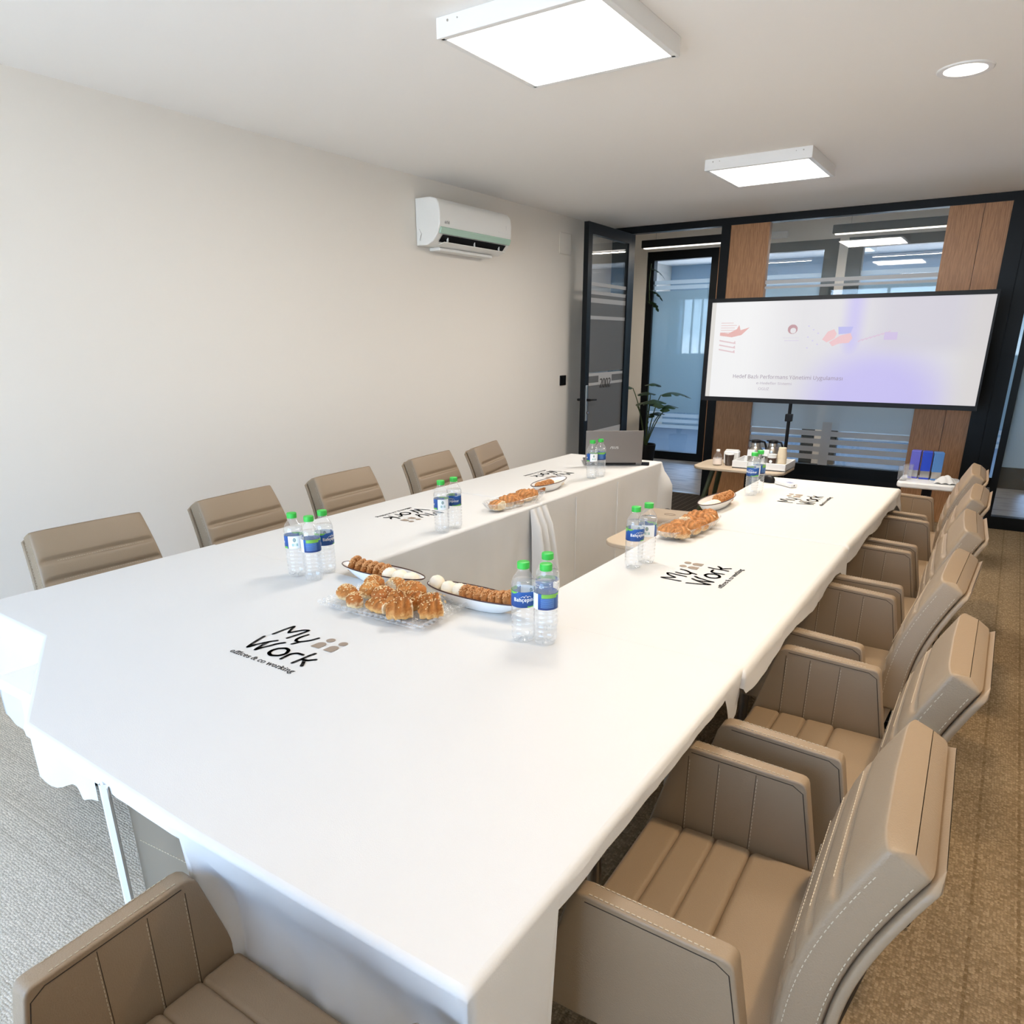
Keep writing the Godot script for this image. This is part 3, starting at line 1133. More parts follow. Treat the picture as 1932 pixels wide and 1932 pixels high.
func make_chair() -> Node3D:
	var t := thing("armchair", "", "chair")
	# seat: quilted front rolls and a plain rear cushion
	var b := MB.new()
	var cuts := [0.175, 0.10, 0.027, -0.048, -0.215]
	for k in 4:
		var f0: float = cuts[k]
		var f1: float = cuts[k + 1]
		b.rbox(Vector3(0, 0.415, -(f0 + f1) / 2), Vector3(0.465, 0.09, f0 - f1 + 0.002), 0.012 if k < 3 else 0.018, 3)
	obj("seat", b, M.leather, t)
	b = MB.new()
	for k in 3:
		dashes(b, Vector3(-0.215, 0.4585, -cuts[k + 1] - 0.012), Vector3(0.215, 0.4585, -cuts[k + 1] - 0.012), Vector3.UP)
	obj("stitching", b, M.thread, t).set_meta("kind", "stuff")
	# backrest
	var bk := MB.new()
	var seams := [0.30, 0.44, 0.58, 0.74]
	bk.grid(func(u: float, v: float) -> Vector3:
		var tt := v
		var c := back_spine(tt)
		var w := lerpf(0.232, 0.200, pow(tt, 1.5))
		var th := 0.034
		var ends := minf(minf(tt, 1 - tt) / 0.022, 1.0)
		var sh := sqrt(1.0 - pow(1.0 - ends, 2))
		w = w - 0.014 * (1 - sh)
		th = th * maxf(sh, 0.02)
		var a := -TAU * u
		var ca := cos(a); var sa := sin(a)
		var x := signf(ca) * pow(absf(ca), 0.13) * w
		var z := signf(sa) * pow(absf(sa), 0.2) * th
		if z < 0:
			for s in seams:
				z += 0.012 * exp(-pow((tt - s) / 0.016, 2)) * smoothstep(1.0, 0.86, absf(x) / w)
			z -= 0.008 * (1 - pow(absf(x) / w, 4)) * sh
		var e := back_spine(minf(tt + 0.01, 1.0)) - back_spine(maxf(tt - 0.01, 0.0))
		var up := e.normalized()
		var nz := Vector3.RIGHT.cross(up)
		return c + Vector3(x, 0, 0) + nz * z, 56, 64, true)
	var back := obj("backrest", bk, M.leather, t)
	b = MB.new()
	for s in [-1, 1]:
		for k in 12:
			var t0 := 0.06 + 0.072 * k
			var p0 := back_spine(t0) + Vector3(s * (lerpf(0.232, 0.200, pow(t0, 1.5)) + 0.0005), 0, -0.020)
			var t1 := t0 + 0.07
			var p1 := back_spine(t1) + Vector3(s * (lerpf(0.232, 0.200, pow(t1, 1.5)) + 0.0005), 0, -0.020)
			dashes(b, p0, p1, Vector3(s, 0, 0))
			dashes(b, p0 + Vector3(0, 0, 0.044), p1 + Vector3(0, 0, 0.044), Vector3(s, 0, 0))
	for s in seams:
		var c := back_spine(s)
		dashes(b, c + Vector3(-0.16, 0.011, -0.0405), c + Vector3(0.16, 0.011, -0.0405), Vector3(0, 0, -1))
	obj("stitching", b, M.thread, back).set_meta("kind", "stuff")
	# outer shell behind the cushion
	b = MB.new()
	b.grid(func(u: float, v: float) -> Vector3:
		var tt := -0.03 + 1.035 * v
		var e := (back_spine(tt + 0.01) - back_spine(tt - 0.01)).normalized()
		var c := back_spine(tt) + Vector3.RIGHT.cross(e) * 0.041
		var ends := minf(minf(v, 1 - v) / 0.03, 1.0)
		var sh := sqrt(1.0 - pow(1.0 - ends, 2))
		var w := lerpf(0.236, 0.205, pow(clampf(tt, 0, 1), 1.5)) - 0.03 * (1 - sh)
		var a := -TAU * u
		var ca := cos(a); var sa := sin(a)
		return c + Vector3(signf(ca) * pow(absf(ca), 0.2) * w, 0, signf(sa) * pow(absf(sa), 0.4) * 0.010 * maxf(sh, 0.05)), 40, 24, true)
	obj("back_shell", b, M.leather, t)
	# arms
	for s in [-1.0, 1.0]:
		b = MB.new()
		# polygon is in (forward, up): map x -> -z, y -> y, z -> x
		b.xf = Transform3D(Basis(Vector3(0, 0, -1), Vector3(0, 1, 0), Vector3(1, 0, 0)), Vector3(s * 0.257, 0, 0))
		b.pad(arm_poly(0), -0.019, 0.019, 0.005, 3)
		var arm := obj("armrest", b, M.leather, t)
		b = MB.new()
		var g := MB.new()
		for face in [-1.0, 1.0]:
			var xx: float = s * 0.257 + face * 0.0192
			for fz in [0.118 * 0 + 0.105, 0.040, -0.038]:
				if face * s > 0: continue
				var hi := 0.632
				g.tube([Vector3(xx, 0.42, -fz), Vector3(xx, hi, -fz)], 0.0006, 0.0006, 5)
				dashes(b, Vector3(xx, 0.42, -fz + 0.003), Vector3(xx, hi, -fz + 0.003), Vector3(face, 0, 0))
			g.tube([Vector3(xx, 0.642, -0.10), Vector3(xx, 0.633, 0.11), Vector3(xx, 0.620, 0.131), Vector3(xx, 0.45, 0.163)], 0.0009, 0.0009, 5)
		dashes(b, Vector3(s * 0.257 + 0.013, 0.6548, -0.095), Vector3(s * 0.257 + 0.013, 0.6448, 0.108), Vector3.UP)
		dashes(b, Vector3(s * 0.257 - 0.013, 0.6548, -0.095), Vector3(s * 0.257 - 0.013, 0.6448, 0.108), Vector3.UP)
		obj("stitching", b, M.thread, arm).set_meta("kind", "stuff")
		obj("seam", g, M.seam, arm)
	# swivel base
	b = MB.new()
	b.lathe([Vector2(0.0, 0.08), Vector2(0.03, 0.08), Vector2(0.03, 0.24), Vector2(0.018, 0.245), Vector2(0.018, 0.36), Vector2(0.0, 0.36)], 16)
	obj("column", b, M.dark, t)
	obj("under_plate", boxmesh(Vector3(0, 0.362, 0), Vector3(0.2, 0.02, 0.24), 0.005), M.dark, t)
	b = MB.new()
	b.tube([Vector3(0, 0.36, 0.08), Vector3(0, 0.32, 0.19), Vector3(0, 0.33, 0.255), Vector3(0, 0.50, 0.285)], 0.022, 0.018, 10)
	obj("back_bracket", b, M.dark, t)
	for k in 5:
		var a := TAU * k / 5 + 0.3
		var d := Vector3(sin(a), 0, cos(a))
		b = MB.new()
		b.tube([d * 0.02 + Vector3(0, 0.115, 0), d * 0.16 + Vector3(0, 0.105, 0), d * 0.30 + Vector3(0, 0.078, 0)], 0.022, 0.015, 8)
		var lg := obj("leg", b, M.dark, t)
		b = MB.new()
		var x := d.cross(Vector3.UP)
		for s in [-1.0, 1.0]:
			b.tube([d * 0.30 + x * (s * 0.006) + Vector3(0, 0.032, 0), d * 0.30 + x * (s * 0.024) + Vector3(0, 0.028, 0)], 0.032, 0.032, 14)
		b.tube([d * 0.30 + Vector3(0, 0.032, 0), d * 0.30 + Vector3(0, 0.075, 0)], 0.008, 0.008, 6)
		obj("caster", b, M.dark, lg)
	return t

func chairs() -> void:
	var c := make_chair()
	c.position = Vector3(0.09, 0, -0.585)
	c.rotation.y = PI / 2 + 0.03
	tag(c, "beige leather armchair nearest the camera beside the front table's short end", "chair", "armchairs along the aisle side")
	var words := [
		"beige leather armchair second from the camera in the aisle row, by the cloth seam",
		"beige leather armchair third from the camera in the aisle row",
		"beige leather armchair fourth from the camera in the aisle row",
		"beige leather armchair fifth from the camera in the aisle row",
		"beige leather armchair at the far end of the aisle row by the white side table"]
	var zs := [-1.237, -1.90, -2.54, -3.18, -3.83]
	for k in 5:
		dup(c, Vector3([0.125, 0.07, 0.075, 0.07, 0.04][k], 0, zs[k]), PI / 2 + [0.0, -0.04, 0.05, 0.0, 0.03][k], words[k], "armchairs along the aisle side")
	var w2 := [
		"beige leather armchair against the wall nearest the camera, behind the front table's corner",
		"beige leather armchair against the wall, second from the camera, by the three bottles",
		"beige leather armchair against the wall, middle of the five",
		"beige leather armchair against the wall, fourth from the camera, below the air conditioner",
		"beige leather armchair against the wall nearest the laptop"]
	var z2 := [-0.765, -1.435, -2.06, -2.77, -3.35]
	for k in 5:
		dup(c, Vector3(-2.03, 0, z2[k]), -PI / 2 + [-0.03, 0.08, 0.04, 0.10, 0.25][k], w2[k], "armchairs along the wall side")
	dup(c, Vector3(-0.322, 0, 0.13), 0.0, "beige leather armchair in the lower corner of the picture, seat facing the front table")
	# part of another upholstered seat under the cloth
	var t := thing("footstool", "grey brown leather panel of a low seat tucked under the front cloth", "seat", Vector3(-0.712, 0, -0.055), 0.0)
	var b := MB.new()
	b.rbox(Vector3(0, 0.36, 0), Vector3(0.22, 0.68, 0.05), 0.012, 3)
	obj("panel", b, mat(rgb(122, 110, 94), 0.5), t)
	b = MB.new()
	dashes(b, Vector3(-0.08, 0.60, 0.0255), Vector3(0.10, 0.62, 0.0255), Vector3.BACK)
	obj("stitching", b, M.thread, t).set_meta("kind", "stuff")
	b = MB.new()
	for s in [-0.08, 0.08]:
		b.tube([Vector3(s, 0, 0), Vector3(s, 0.04, 0)], 0.015, 0.015, 8)
	obj("foot", b, M.dark, t)

# ------------------------------------------------------------------ on the wall
func wall_fittings() -> void:
	var t := thing("air_conditioner", "white split air conditioner high on the wall with open pale green louver", "air conditioner", Vector3(WALLX, 2.08, -3.985))
	# profile in x (out from wall), y; extruded along z
	var prof := [Vector2(0.003, 0.0), Vector2(0.09, 0.0), Vector2(0.145, 0.022), Vector2(0.185, 0.065), Vector2(0.205, 0.12), Vector2(0.208, 0.19), Vector2(0.20, 0.24), Vector2(0.175, 0.272), Vector2(0.13, 0.285), Vector2(0.003, 0.285)]
	var b := MB.new()
	b.xf = Transform3D.IDENTITY
	var pp := PackedVector2Array(prof)
	b.pad(pp, -0.42, 0.42, 0.008, 3)
	obj("housing", b, M.plastic, t)
	b = MB.new()
	var o0 := Vector3(0.150, 0.024, 0)
	var o1 := Vector3(0.187, 0.064, 0)
	var on := Vector3(0.734, -0.679, 0) * 0.003
	var hz := Vector3(0, 0, 0.37)
	b.face(o0 + on + hz, o0 + on - hz, o1 + on - hz, o1 + on + hz)
	b.face(o0 + on - hz, o0 + on + hz, o0 + hz, o0 - hz)
	obj("air_outlet", b, M.dark, t)
	b = MB.new()
	b.xf = Transform3D(Basis(Vector3.BACK, -0.38), Vector3(0.199, 0.086, 0))
	b.rbox(Vector3(0, 0, 0), Vector3(0.016, 0.042, 0.815), 0.006, 2)
	obj("louver", b, mat(rgb(176, 206, 188), 0.25), t)
	b = MB.new()
	b.xf = Transform3D(Basis(Vector3.BACK, 0.25), Vector3(0.168, 0.012, 0))
	b.rbox(Vector3(0, 0, 0), Vector3(0.05, 0.005, 0.72), 0.002, 1)
	obj("lower_flap", b, M.plastic, t)
	for s in [-0.30, 0.0, 0.30]:
		b = MB.new()
		b.rbox(Vector3(0.172, 0.035, s), Vector3(0.012, 0.035, 0.008), 0.002, 1)
		obj("flap_hinge", b, M.plastic, t)
	b = MB.new()
	b.rbox(Vector3(0.05, -0.010, -0.02), Vector3(0.09, 0.02, 0.62), 0.004, 1)
	obj("base_rail", b, M.plastic, t)
	b = MB.new()
	b.box(Vector3(0.2075, 0.140, -0.33), Vector3(0.002, 0.002, 0.16))
	obj("trim_line", b, M.white, t)
	letters("brand_lettering", "airfel", 0.018, 0.05, 0.001, M.grey, t, Transform3D(Basis(Vector3.UP, PI / 2), Vector3(0.2085, 0.135, 0.37)))
	letters("display_digit", "1", 0.03, 0.012, 0.001, M.white, t, Transform3D(Basis(Vector3.UP, PI / 2), Vector3(0.2088, 0.175, -0.34)))
	b = MB.new()
	b.tube([Vector3(0.03, 0.10, 0.422), Vector3(0.05, 0.07, 0.422), Vector3(0.035, 0.03, 0.422)], 0.004, 0.004, 6)
	obj("pipe_cutout", b, M.white, t)
	# blank square cover
	t = thing("access_panel", "square wall coloured access cover near the ceiling beside the door", "cover", Vector3(WALLX, 2.28, -5.56))
	obj("cover_plate", boxmesh(Vector3(0.004, 0, 0), Vector3(0.008, 0.165, 0.19), 0.002), M.wall, t)
	b = MB.new()
	for s in [-1, 1]:
		b.box(Vector3(0.0085, s * 0.084, 0), Vector3(0.003, 0.003, 0.195))
		b.box(Vector3(0.0085, 0, s * 0.096), Vector3(0.003, 0.168, 0.003))
	obj("rim", b, mat(rgb(214, 208, 196), 0.8), t)
	t = thing("light_switch", "small black switch plate on the bare wall beside the door", "switch", Vector3(WALLX, 1.13, -5.56))
	obj("plate", boxmesh(Vector3(0.005, 0, 0), Vector3(0.010, 0.088, 0.105), 0.003), M.dark, t)
	obj("rocker", boxmesh(Vector3(0.011, 0, 0), Vector3(0.006, 0.05, 0.05), 0.002), M.black, t)

# ------------------------------------------------------------------ screen and projector
func fill_poly(im: Image, pts: Array, c: Color, a := 1.0) -> void:
	var pp := PackedVector2Array(pts)
	var lo := pp[0]
	var hi := pp[0]
	for p in pp:
		lo = lo.min(p); hi = hi.max(p)
	for y in range(maxi(0, int(lo.y)), mini(im.get_height(), int(hi.y) + 1)):
		for x in range(maxi(0, int(lo.x)), mini(im.get_width(), int(hi.x) + 1)):
			if Geometry2D.is_point_in_polygon(Vector2(x + 0.5, y + 0.5), pp):
				im.set_pixel(x, y, im.get_pixel(x, y).lerp(c, a))

func screen_image() -> ImageTexture:
	var w := 900
	var h := 360
	var im := Image.create(w, h, false, Image.FORMAT_RGB8)
	var white := Color(1, 1, 1)
	var lav := rgb(205, 198, 252)
	var warm := rgb(226, 222, 220)
	for y in h:
		for x in w:
			var u := float(x) / w
			var q := float(y) / h
			var c := rgb(253, 253, 254).lerp(rgb(232, 231, 235), smoothstep(0.12, 0.40, u))
			var l := 1.0 - smoothstep(0.35, 1.0, Vector2((u - 0.66) / 0.34, (q - 1.0) / 0.75).length())
			l = maxf(l, 0.8 * (1 - smoothstep(0.0, 0.06, absf(u - 0.555))) * (1 - smoothstep(0.4, 0.75, q)))
			c = c.lerp(lav, l)
			c = c.lerp(rgb(216, 213, 226), smoothstep(0.55, 0.7, u) * (1 - smoothstep(0.4, 0.6, q)) * 0.8)
			c = c.lerp(warm, smoothstep(0.86, 0.98, u) * 0.8)
			im.set_pixel(x, y, c)
	im.fill_rect(Rect2i(0, 0, 16, h), rgb(232, 229, 224))
	var red := rgb(238, 178, 172)
	# sketch of stripes and a swoosh
	for k in 5:
		im.fill_rect(Rect2i(40, 76 + k * 9, 46 + (k * 13) % 20, 2), rgb(236, 196, 196))
	fill_poly(im, [Vector2(38, 112), Vector2(70, 116), Vector2(100, 100), Vector2(108, 84), Vector2(114, 104), Vector2(146, 94), Vector2(118, 122), Vector2(84, 130), Vector2(38, 124)], red, 0.9)
	for k in 3:
		fill_poly(im, [Vector2(38, 140 + k * 17), Vector2(92, 150 + k * 17), Vector2(98, 144 + k * 17), Vector2(100, 156 + k * 17), Vector2(38, 145 + k * 17)], rgb(232, 200, 206), 0.9)
	# round swirl emblem
	for y in range(80, 124):
		for x in range(278, 322):
			var d := Vector2(x - 300, y - 102)
			if d.length() < 17 and (d - Vector2(2, 5)).length() > 10:
				im.set_pixel(x, y, rgb(196, 150, 158))
	for k in 14:
		im.fill_rect(Rect2i(270 + k * 4, 132, 3, 3), rgb(226, 222, 234))
	for k in 10:
		im.fill_rect(Rect2i(276 + k * 5, 142, 4, 3), rgb(222, 214, 236))
	# cluster of rounded red shapes over a blue block
	fill_poly(im, [Vector2(452, 96), Vector2(500, 96), Vector2(494, 118), Vector2(456, 122)], rgb(190, 190, 246), 1.0)
	fill_poly(im, [Vector2(404, 140), Vector2(420, 112), Vector2(440, 104), Vector2(450, 120), Vector2(444, 136), Vector2(420, 150)], rgb(244, 200, 204), 1.0)
	fill_poly(im, [Vector2(428, 150), Vector2(462, 126), Vector2(494, 118), Vector2(502, 136), Vector2(492, 152), Vector2(462, 154), Vector2(440, 164)], rgb(244, 200, 206), 1.0)
	for k in 8:
		fill_poly(im, [Vector2(520 + k * 12, 146 - k * 4), Vector2(534 + k * 12, 138 - k * 4), Vector2(534 + k * 12, 141 - k * 4), Vector2(522 + k * 12, 150 - k * 4)], rgb(226, 196, 222), 0.9)
	im.fill_rect(Rect2i(600, 116, 40, 26), rgb(214, 198, 236))
	for k in 7:
		im.fill_rect(Rect2i(352 + (k * 17) % 50, 90 + k * 13, 5, 4), rgb(214, 206, 244))
	return ImageTexture.create_from_image(im)

func screen_and_projector() -> void:
	var z := -5.8
	var t := thing("projection_screen", "wide black framed projection screen on a black pole stand showing a pale slide", "screen", Vector3(-0.79, 0, z))
	var x0 := -1.02
	var x1 := 1.03
	var y0 := 0.985
	var y1 := 1.80
	var b := MB.new()
	bar(b, x0, x1, y1 - 0.03, y1, 0, 0.03)
	bar(b, x0, x1, y0, y0 + 0.035, 0, 0.03)
	bar(b, x0, x0 + 0.032, y0 + 0.035, y1 - 0.03, 0, 0.03)
	bar(b, x1 - 0.014, x1, y0 + 0.035, y1 - 0.03, 0, 0.03)
	obj("frame", b, M.dark, t)
	var m := mat(Color.WHITE, 0.7)
	var tex := screen_image()
	m.albedo_color = Color(0.25, 0.25, 0.25)
	m.emission_enabled = true
	m.emission_texture = tex
	m.emission = Color.WHITE
	m.emission_operator = BaseMaterial3D.EMISSION_OP_MULTIPLY
	m.emission_energy_multiplier = 0.66
	b = MB.new()
	var zz := 0.004
	b.face(Vector3(x0 + 0.032, y0 + 0.035, zz), Vector3(x1 - 0.014, y0 + 0.035, zz), Vector3(x1 - 0.014, y1 - 0.03, zz), Vector3(x0 + 0.032, y1 - 0.03, zz))
	var sf := obj("projected_slide", b, m, t)
	b = MB.new()
	bar(b, x0 + 0.01, x1 - 0.01, y0 + 0.01, y1 - 0.01, -0.004, 0.012)
	obj("screen_backing", b, M.dark, t)
	letters("slide_lettering", "Hedef Bazlı Performans Yönetimi Uygulaması", 0.030, 0.86, 0.0006, mat(rgb(150, 140, 158), 0.9), sf, Transform3D(Basis.IDENTITY, Vector3(x0 + 0.26, y0 + 0.205, zz + 0.0005)))
	letters("slide_lettering", "e-Hedefler Sistemi", 0.020, 0.28, 0.0006, mat(rgb(172, 164, 180), 0.9), sf, Transform3D(Basis.IDENTITY, Vector3(x0 + 0.46, y0 + 0.155, zz + 0.0005)))
	letters("slide_lettering", "OGUZ", 0.022, 0.085, 0.0006, mat(rgb(172, 164, 180), 0.9), sf, Transform3D(Basis.IDENTITY, Vector3(x0 + 0.48, y0 + 0.11, zz + 0.0005)))
	b = MB.new()
	b.tube([Vector3(-0.275, 0.03, -0.035), Vector3(-0.275, 1.75, -0.035)], 0.014, 0.014, 12)
	obj("pole", b, M.dark, t)
	b = MB.new()
	b.rbox(Vector3(-0.275, 0.87, -0.03), Vector3(0.055, 0.06, 0.05), 0.006)
	obj("clamp", b, M.dark, t)
	for k in 3:
		var a := TAU * k / 3 + 0.5
		b = MB.new()
		b.tube([Vector3(-0.275, 0.30, -0.035), Vector3(-0.275 + 0.36 * sin(a), 0.012, -0.035 + 0.36 * cos(a))], 0.010, 0.010, 8)
		obj("leg", b, M.dark, t)
	# small table between the rows with the projector
	var y := 0.50
	t = thing("side_table", "small beige table with rounded corners standing between the two table rows", "table", Vector3(-0.93, 0, -3.06))
	small_table(t, 0.56, 0.66, y)
	var pj := thing("projector", "flat tan projector on the small table between the rows", "projector", Vector3(-1.0, y, -3.16), 0.1)
	obj("body", boxmesh(Vector3(0, 0.05, 0), Vector3(0.30, 0.075, 0.24), 0.02), mat(rgb(160, 142, 120), 0.5), pj)
	b = MB.new()
	b.tube([Vector3(-0.06, 0.052, -0.115), Vector3(-0.06, 0.052, -0.14)], 0.03, 0.032, 20)
	obj("lens", b, M.dark, pj)
	b = MB.new()
	var ring := []
	for k in 25:
		ring.append(Vector3(0.03 * cos(TAU * k / 24), 0.0885, 0.02 + 0.018 * sin(TAU * k / 24)))
	b.tube(ring, 0.0015, 0.0015, 5, false)
	obj("emblem_ring", b, M.taupe, pj)
	b = MB.new()
	for s in [-0.1, 0.1]:
		b.tube([Vector3(s, 0, 0.08), Vector3(s, 0.015, 0.08)], 0.01, 0.012, 8)
		b.tube([Vector3(s, 0, -0.08), Vector3(s, 0.015, -0.08)], 0.01, 0.012, 8)
	obj("foot", b, M.dark, pj)
	t = thing("video_cable", "blue cable plug and black lead lying by the projector", "cable", Vector3(-0.86, y, -2.95))
	b = MB.new()
	var pts := []
	for k in 24:
		var s := k / 23.0
		pts.append(Vector3(-0.13 + 0.26 * s, 0.005, 0.03 * sin(s * 9.0)))
	b.tube(pts, 0.004, 0.004, 6)
	obj("lead", b, M.dark, t)
	obj("plug", boxmesh(Vector3(-0.09, 0.011, 0.02), Vector3(0.06, 0.018, 0.032), 0.004), mat(rgb(30, 60, 150), 0.4), t)

func rounded_rect(w: float, d: float, r: float, seg := 6) -> PackedVector2Array:
	var o := PackedVector2Array()
	var cs := [Vector2(w / 2 - r, d / 2 - r), Vector2(-w / 2 + r, d / 2 - r), Vector2(-w / 2 + r, -d / 2 + r), Vector2(w / 2 - r, -d / 2 + r)]
	for k in 4:
		for j in seg + 1:
			var a := PI / 2 * (k + float(j) / seg)
			o.append(cs[k] + Vector2(cos(a), sin(a)) * r)
	return o

func small_table(t: Node3D, w: float, d: float, y: float) -> void:
	var b := MB.new()
	b.xf = Transform3D(Basis(Vector3.RIGHT, -PI / 2), Vector3(0, y, 0))
	b.pad(rounded_rect(w, d, 0.10), -0.022, 0, 0.006)
	obj("tabletop", b, M.beige, t)
	for sx in [-1, 1]:
		for sz in [-1, 1]:
			b = MB.new()
			b.tube([Vector3(sx * (w / 2 - 0.14), y - 0.02, sz * (d / 2 - 0.14)), Vector3(sx * (w / 2 - 0.03), 0.0, sz * (d / 2 - 0.03))], 0.022, 0.014, 4)
			obj("leg", b, M.olive, t)
	b = MB.new()
	b.box(Vector3(0, y - 0.04, 0), Vector3(w - 0.28, 0.03, 0.03))
	obj("crossbar", b, M.olive, t)

# ------------------------------------------------------------------ things on the white cloths
func label_tex() -> ImageTexture:
	var w := 512
	var h := 80
	var im := Image.create(w, h, false, Image.FORMAT_RGB8)
	im.fill(rgb(34, 92, 168))
	for x in w:
		for y in h:
			var c := rgb(34, 92, 168).lerp(rgb(20, 66, 128), float(y) / h)
			if x < 236:
				var wav := 14 + 8 * sin(x * 0.045) - 14 * sin(x * 0.011)
				if y < wav - 6: c = rgb(120, 190, 70) if (x < 60 or x > 196) else rgb(238, 244, 250)
				if y > h - 10 + 4 * sin(x * 0.05) and x > 130: c = rgb(110, 184, 72)
			elif x < 376:
				c = rgb(246, 249, 250)
				if x < 246: c = rgb(28, 70, 140)
				var d := Vector2(x - 300, y - 24)
				if absf(d.length() - 10) < 2.2 or d.length() < 5: c = rgb(60, 110, 100)
				if y > 46 and y < 64 and ((x > 276 and x < 294) or (x > 300 and x < 305) or (x > 312 and x < 328)): c = rgb(172, 204, 200)
			else:
				if y < 20 and x > 400: c = rgb(122, 186, 76)
				elif y > 22 and y < 70 and (y % 6) < 2 and x > 396 and x < 490 and ((x * 7 + y * 13) % 11) > 2: c = rgb(150, 186, 226)
				elif y >= 70: c = rgb(30, 60, 120)
			im.set_pixel(x, y, c)
	return ImageTexture.create_from_image(im)

func make_bottle() -> Node3D:
	var t := thing("water_bottle", "", "bottle")
	var R := 0.0315
	# body with ribs
	var prof := [Vector2(0.0, 0.006), Vector2(0.012, 0.003), Vector2(0.022, 0.0), Vector2(0.027, 0.002), Vector2(0.0305, 0.012), Vector2(0.0315, 0.024)]
	for k in 7:
		var y0 := 0.027 + k * 0.0128
		prof.append(Vector2(R - 0.0004, y0))
		prof.append(Vector2(R - 0.0024, y0 + 0.0025))
		prof.append(Vector2(R - 0.0026, y0 + 0.0042))
		prof.append(Vector2(R - 0.0004, y0 + 0.0068))
		prof.append(Vector2(R, y0 + 0.0095))
	for q in [[R - 0.001, 0.119], [R - 0.001, 0.148], [R + 0.0003, 0.151], [R, 0.160], [0.0285, 0.170], [0.0235, 0.179], [0.0175, 0.187], [0.0135, 0.193], [0.0128, 0.197], [0.0128, 0.212]]:
		prof.append(Vector2(q[0], q[1]))
	var b := MB.new()
	b.lathe(prof, 32)
	# petal feet
	obj("body", b, M.clear, t)
	b = MB.new()
	var wp := []
	for p in prof:
		if p.y < 0.166: wp.append(Vector2(maxf(p.x - 0.0008, 0.0), p.y + 0.0006))
	wp.append(Vector2(0.0275, 0.1665))
	wp.append(Vector2(0.0, 0.1665))
	b.lathe(wp, 32)
	obj("water", b, M.water, t)
	b = MB.new()
	for k in 5:
		var a := TAU * k / 5
		var d := Vector3(cos(a), 0, sin(a))
		b.tube([d * 0.006 + Vector3(0, 0.007, 0), d * 0.016 + Vector3(0, 0.005, 0), d * 0.025 + Vector3(0, 0.006, 0), d * 0.0295 + Vector3(0, 0.014, 0)], 0.0022, 0.0016, 6)
	obj("base_ribs", b, M.tray_glass, t)
	# cap with grip ridges
	b = MB.new()
	b.grid(func(u: float, v: float) -> Vector3:
		var cp := [Vector2(0.0153, 0.198), Vector2(0.0157, 0.1985), Vector2(0.0157, 0.2005), Vector2(0.0150, 0.2010), Vector2(0.0157, 0.2016), Vector2(0.0157, 0.2135), Vector2(0.0148, 0.2152), Vector2(0.0, 0.2155)]
		var p: Vector2 = cp[int(round(v * 7))]
		var r := p.x + (0.0003 * cos(u * TAU * 36) if p.x > 0.0155 else 0.0)
		return Vector3(cos(-TAU * u) * r, p.y, sin(-TAU * u) * r), 108, 7, true)
	obj("cap", b, M.green, t)
	b = MB.new()
	b.lathe([Vector2(0.0129, 0.193), Vector2(0.0158, 0.1935), Vector2(0.0158, 0.1962), Vector2(0.0129, 0.1968)], 24)
	obj("neck_ring", b, M.clear, t)
	# label with lettering wrapped round the bottle
	b = MB.new()
	b.grid(func(u: float, v: float) -> Vector3:
		var a := -TAU * u
		return Vector3(cos(a) * (R + 0.0003), lerpf(0.100, 0.142, v), sin(a) * (R + 0.0003)), 48, 1, true)
	var lb := obj("label", b, M.label, t)
	var f := SystemFont.new()
	f.font_names = PackedStringArray(["Droid Sans"])
	f.font_weight = 700
	var tm := TextMesh.new()
	tm.text = "Bahçepınar"
	tm.font = f
	tm.font_size = 40
	tm.pixel_size = 0.01
	tm.depth = 0.01
	tm.curve_step = 3.0
	var bb := tm.get_aabb()
	var src := tm.get_mesh_arrays() if tm.get_surface_count() == 1 else tm.surface_get_arrays(0)
	var sv: PackedVector3Array = src[Mesh.ARRAY_VERTEX]
	var si: PackedInt32Array = src[Mesh.ARRAY_INDEX]
	b = MB.new()
	var wd := 0.064
	var kx := wd / bb.size.x
	var ky := kx * 1.15
	for p in sv:
		var a := (p.x - bb.position.x - bb.size.x / 2) * kx / R
		# middle of the front of the label sits at u = 0.23
		var th := -TAU * 0.235 - a
		var rr := R + 0.0007 + (p.z / 0.01) * 0.0003
		b.vert(Vector3(cos(th) * rr, 0.113 + (p.y - bb.position.y) * ky, sin(th) * rr), Vector3(cos(th), 0, sin(th)))
	b.i = si
	obj("label_lettering", b, M.white, lb)
	# mountain mark above the lettering
	b = MB.new()
	for q in [[-0.008, 0.004], [0.0, 0.0065], [0.008, 0.004]]:
		var ps := []
		for s in [-1.0, 0.0, 1.0]:
			var th: float = -TAU * 0.235 - (q[0] + s * 0.006) / R
			ps.append(Vector3(cos(th) * (R + 0.0009), 0.1275 + (q[1] if s == 0.0 else 0.0), sin(th) * (R + 0.0009)))
		b.tube(ps, 0.0006, 0.0006, 5)
	obj("label_emblem", b, M.white, lb)
	return t

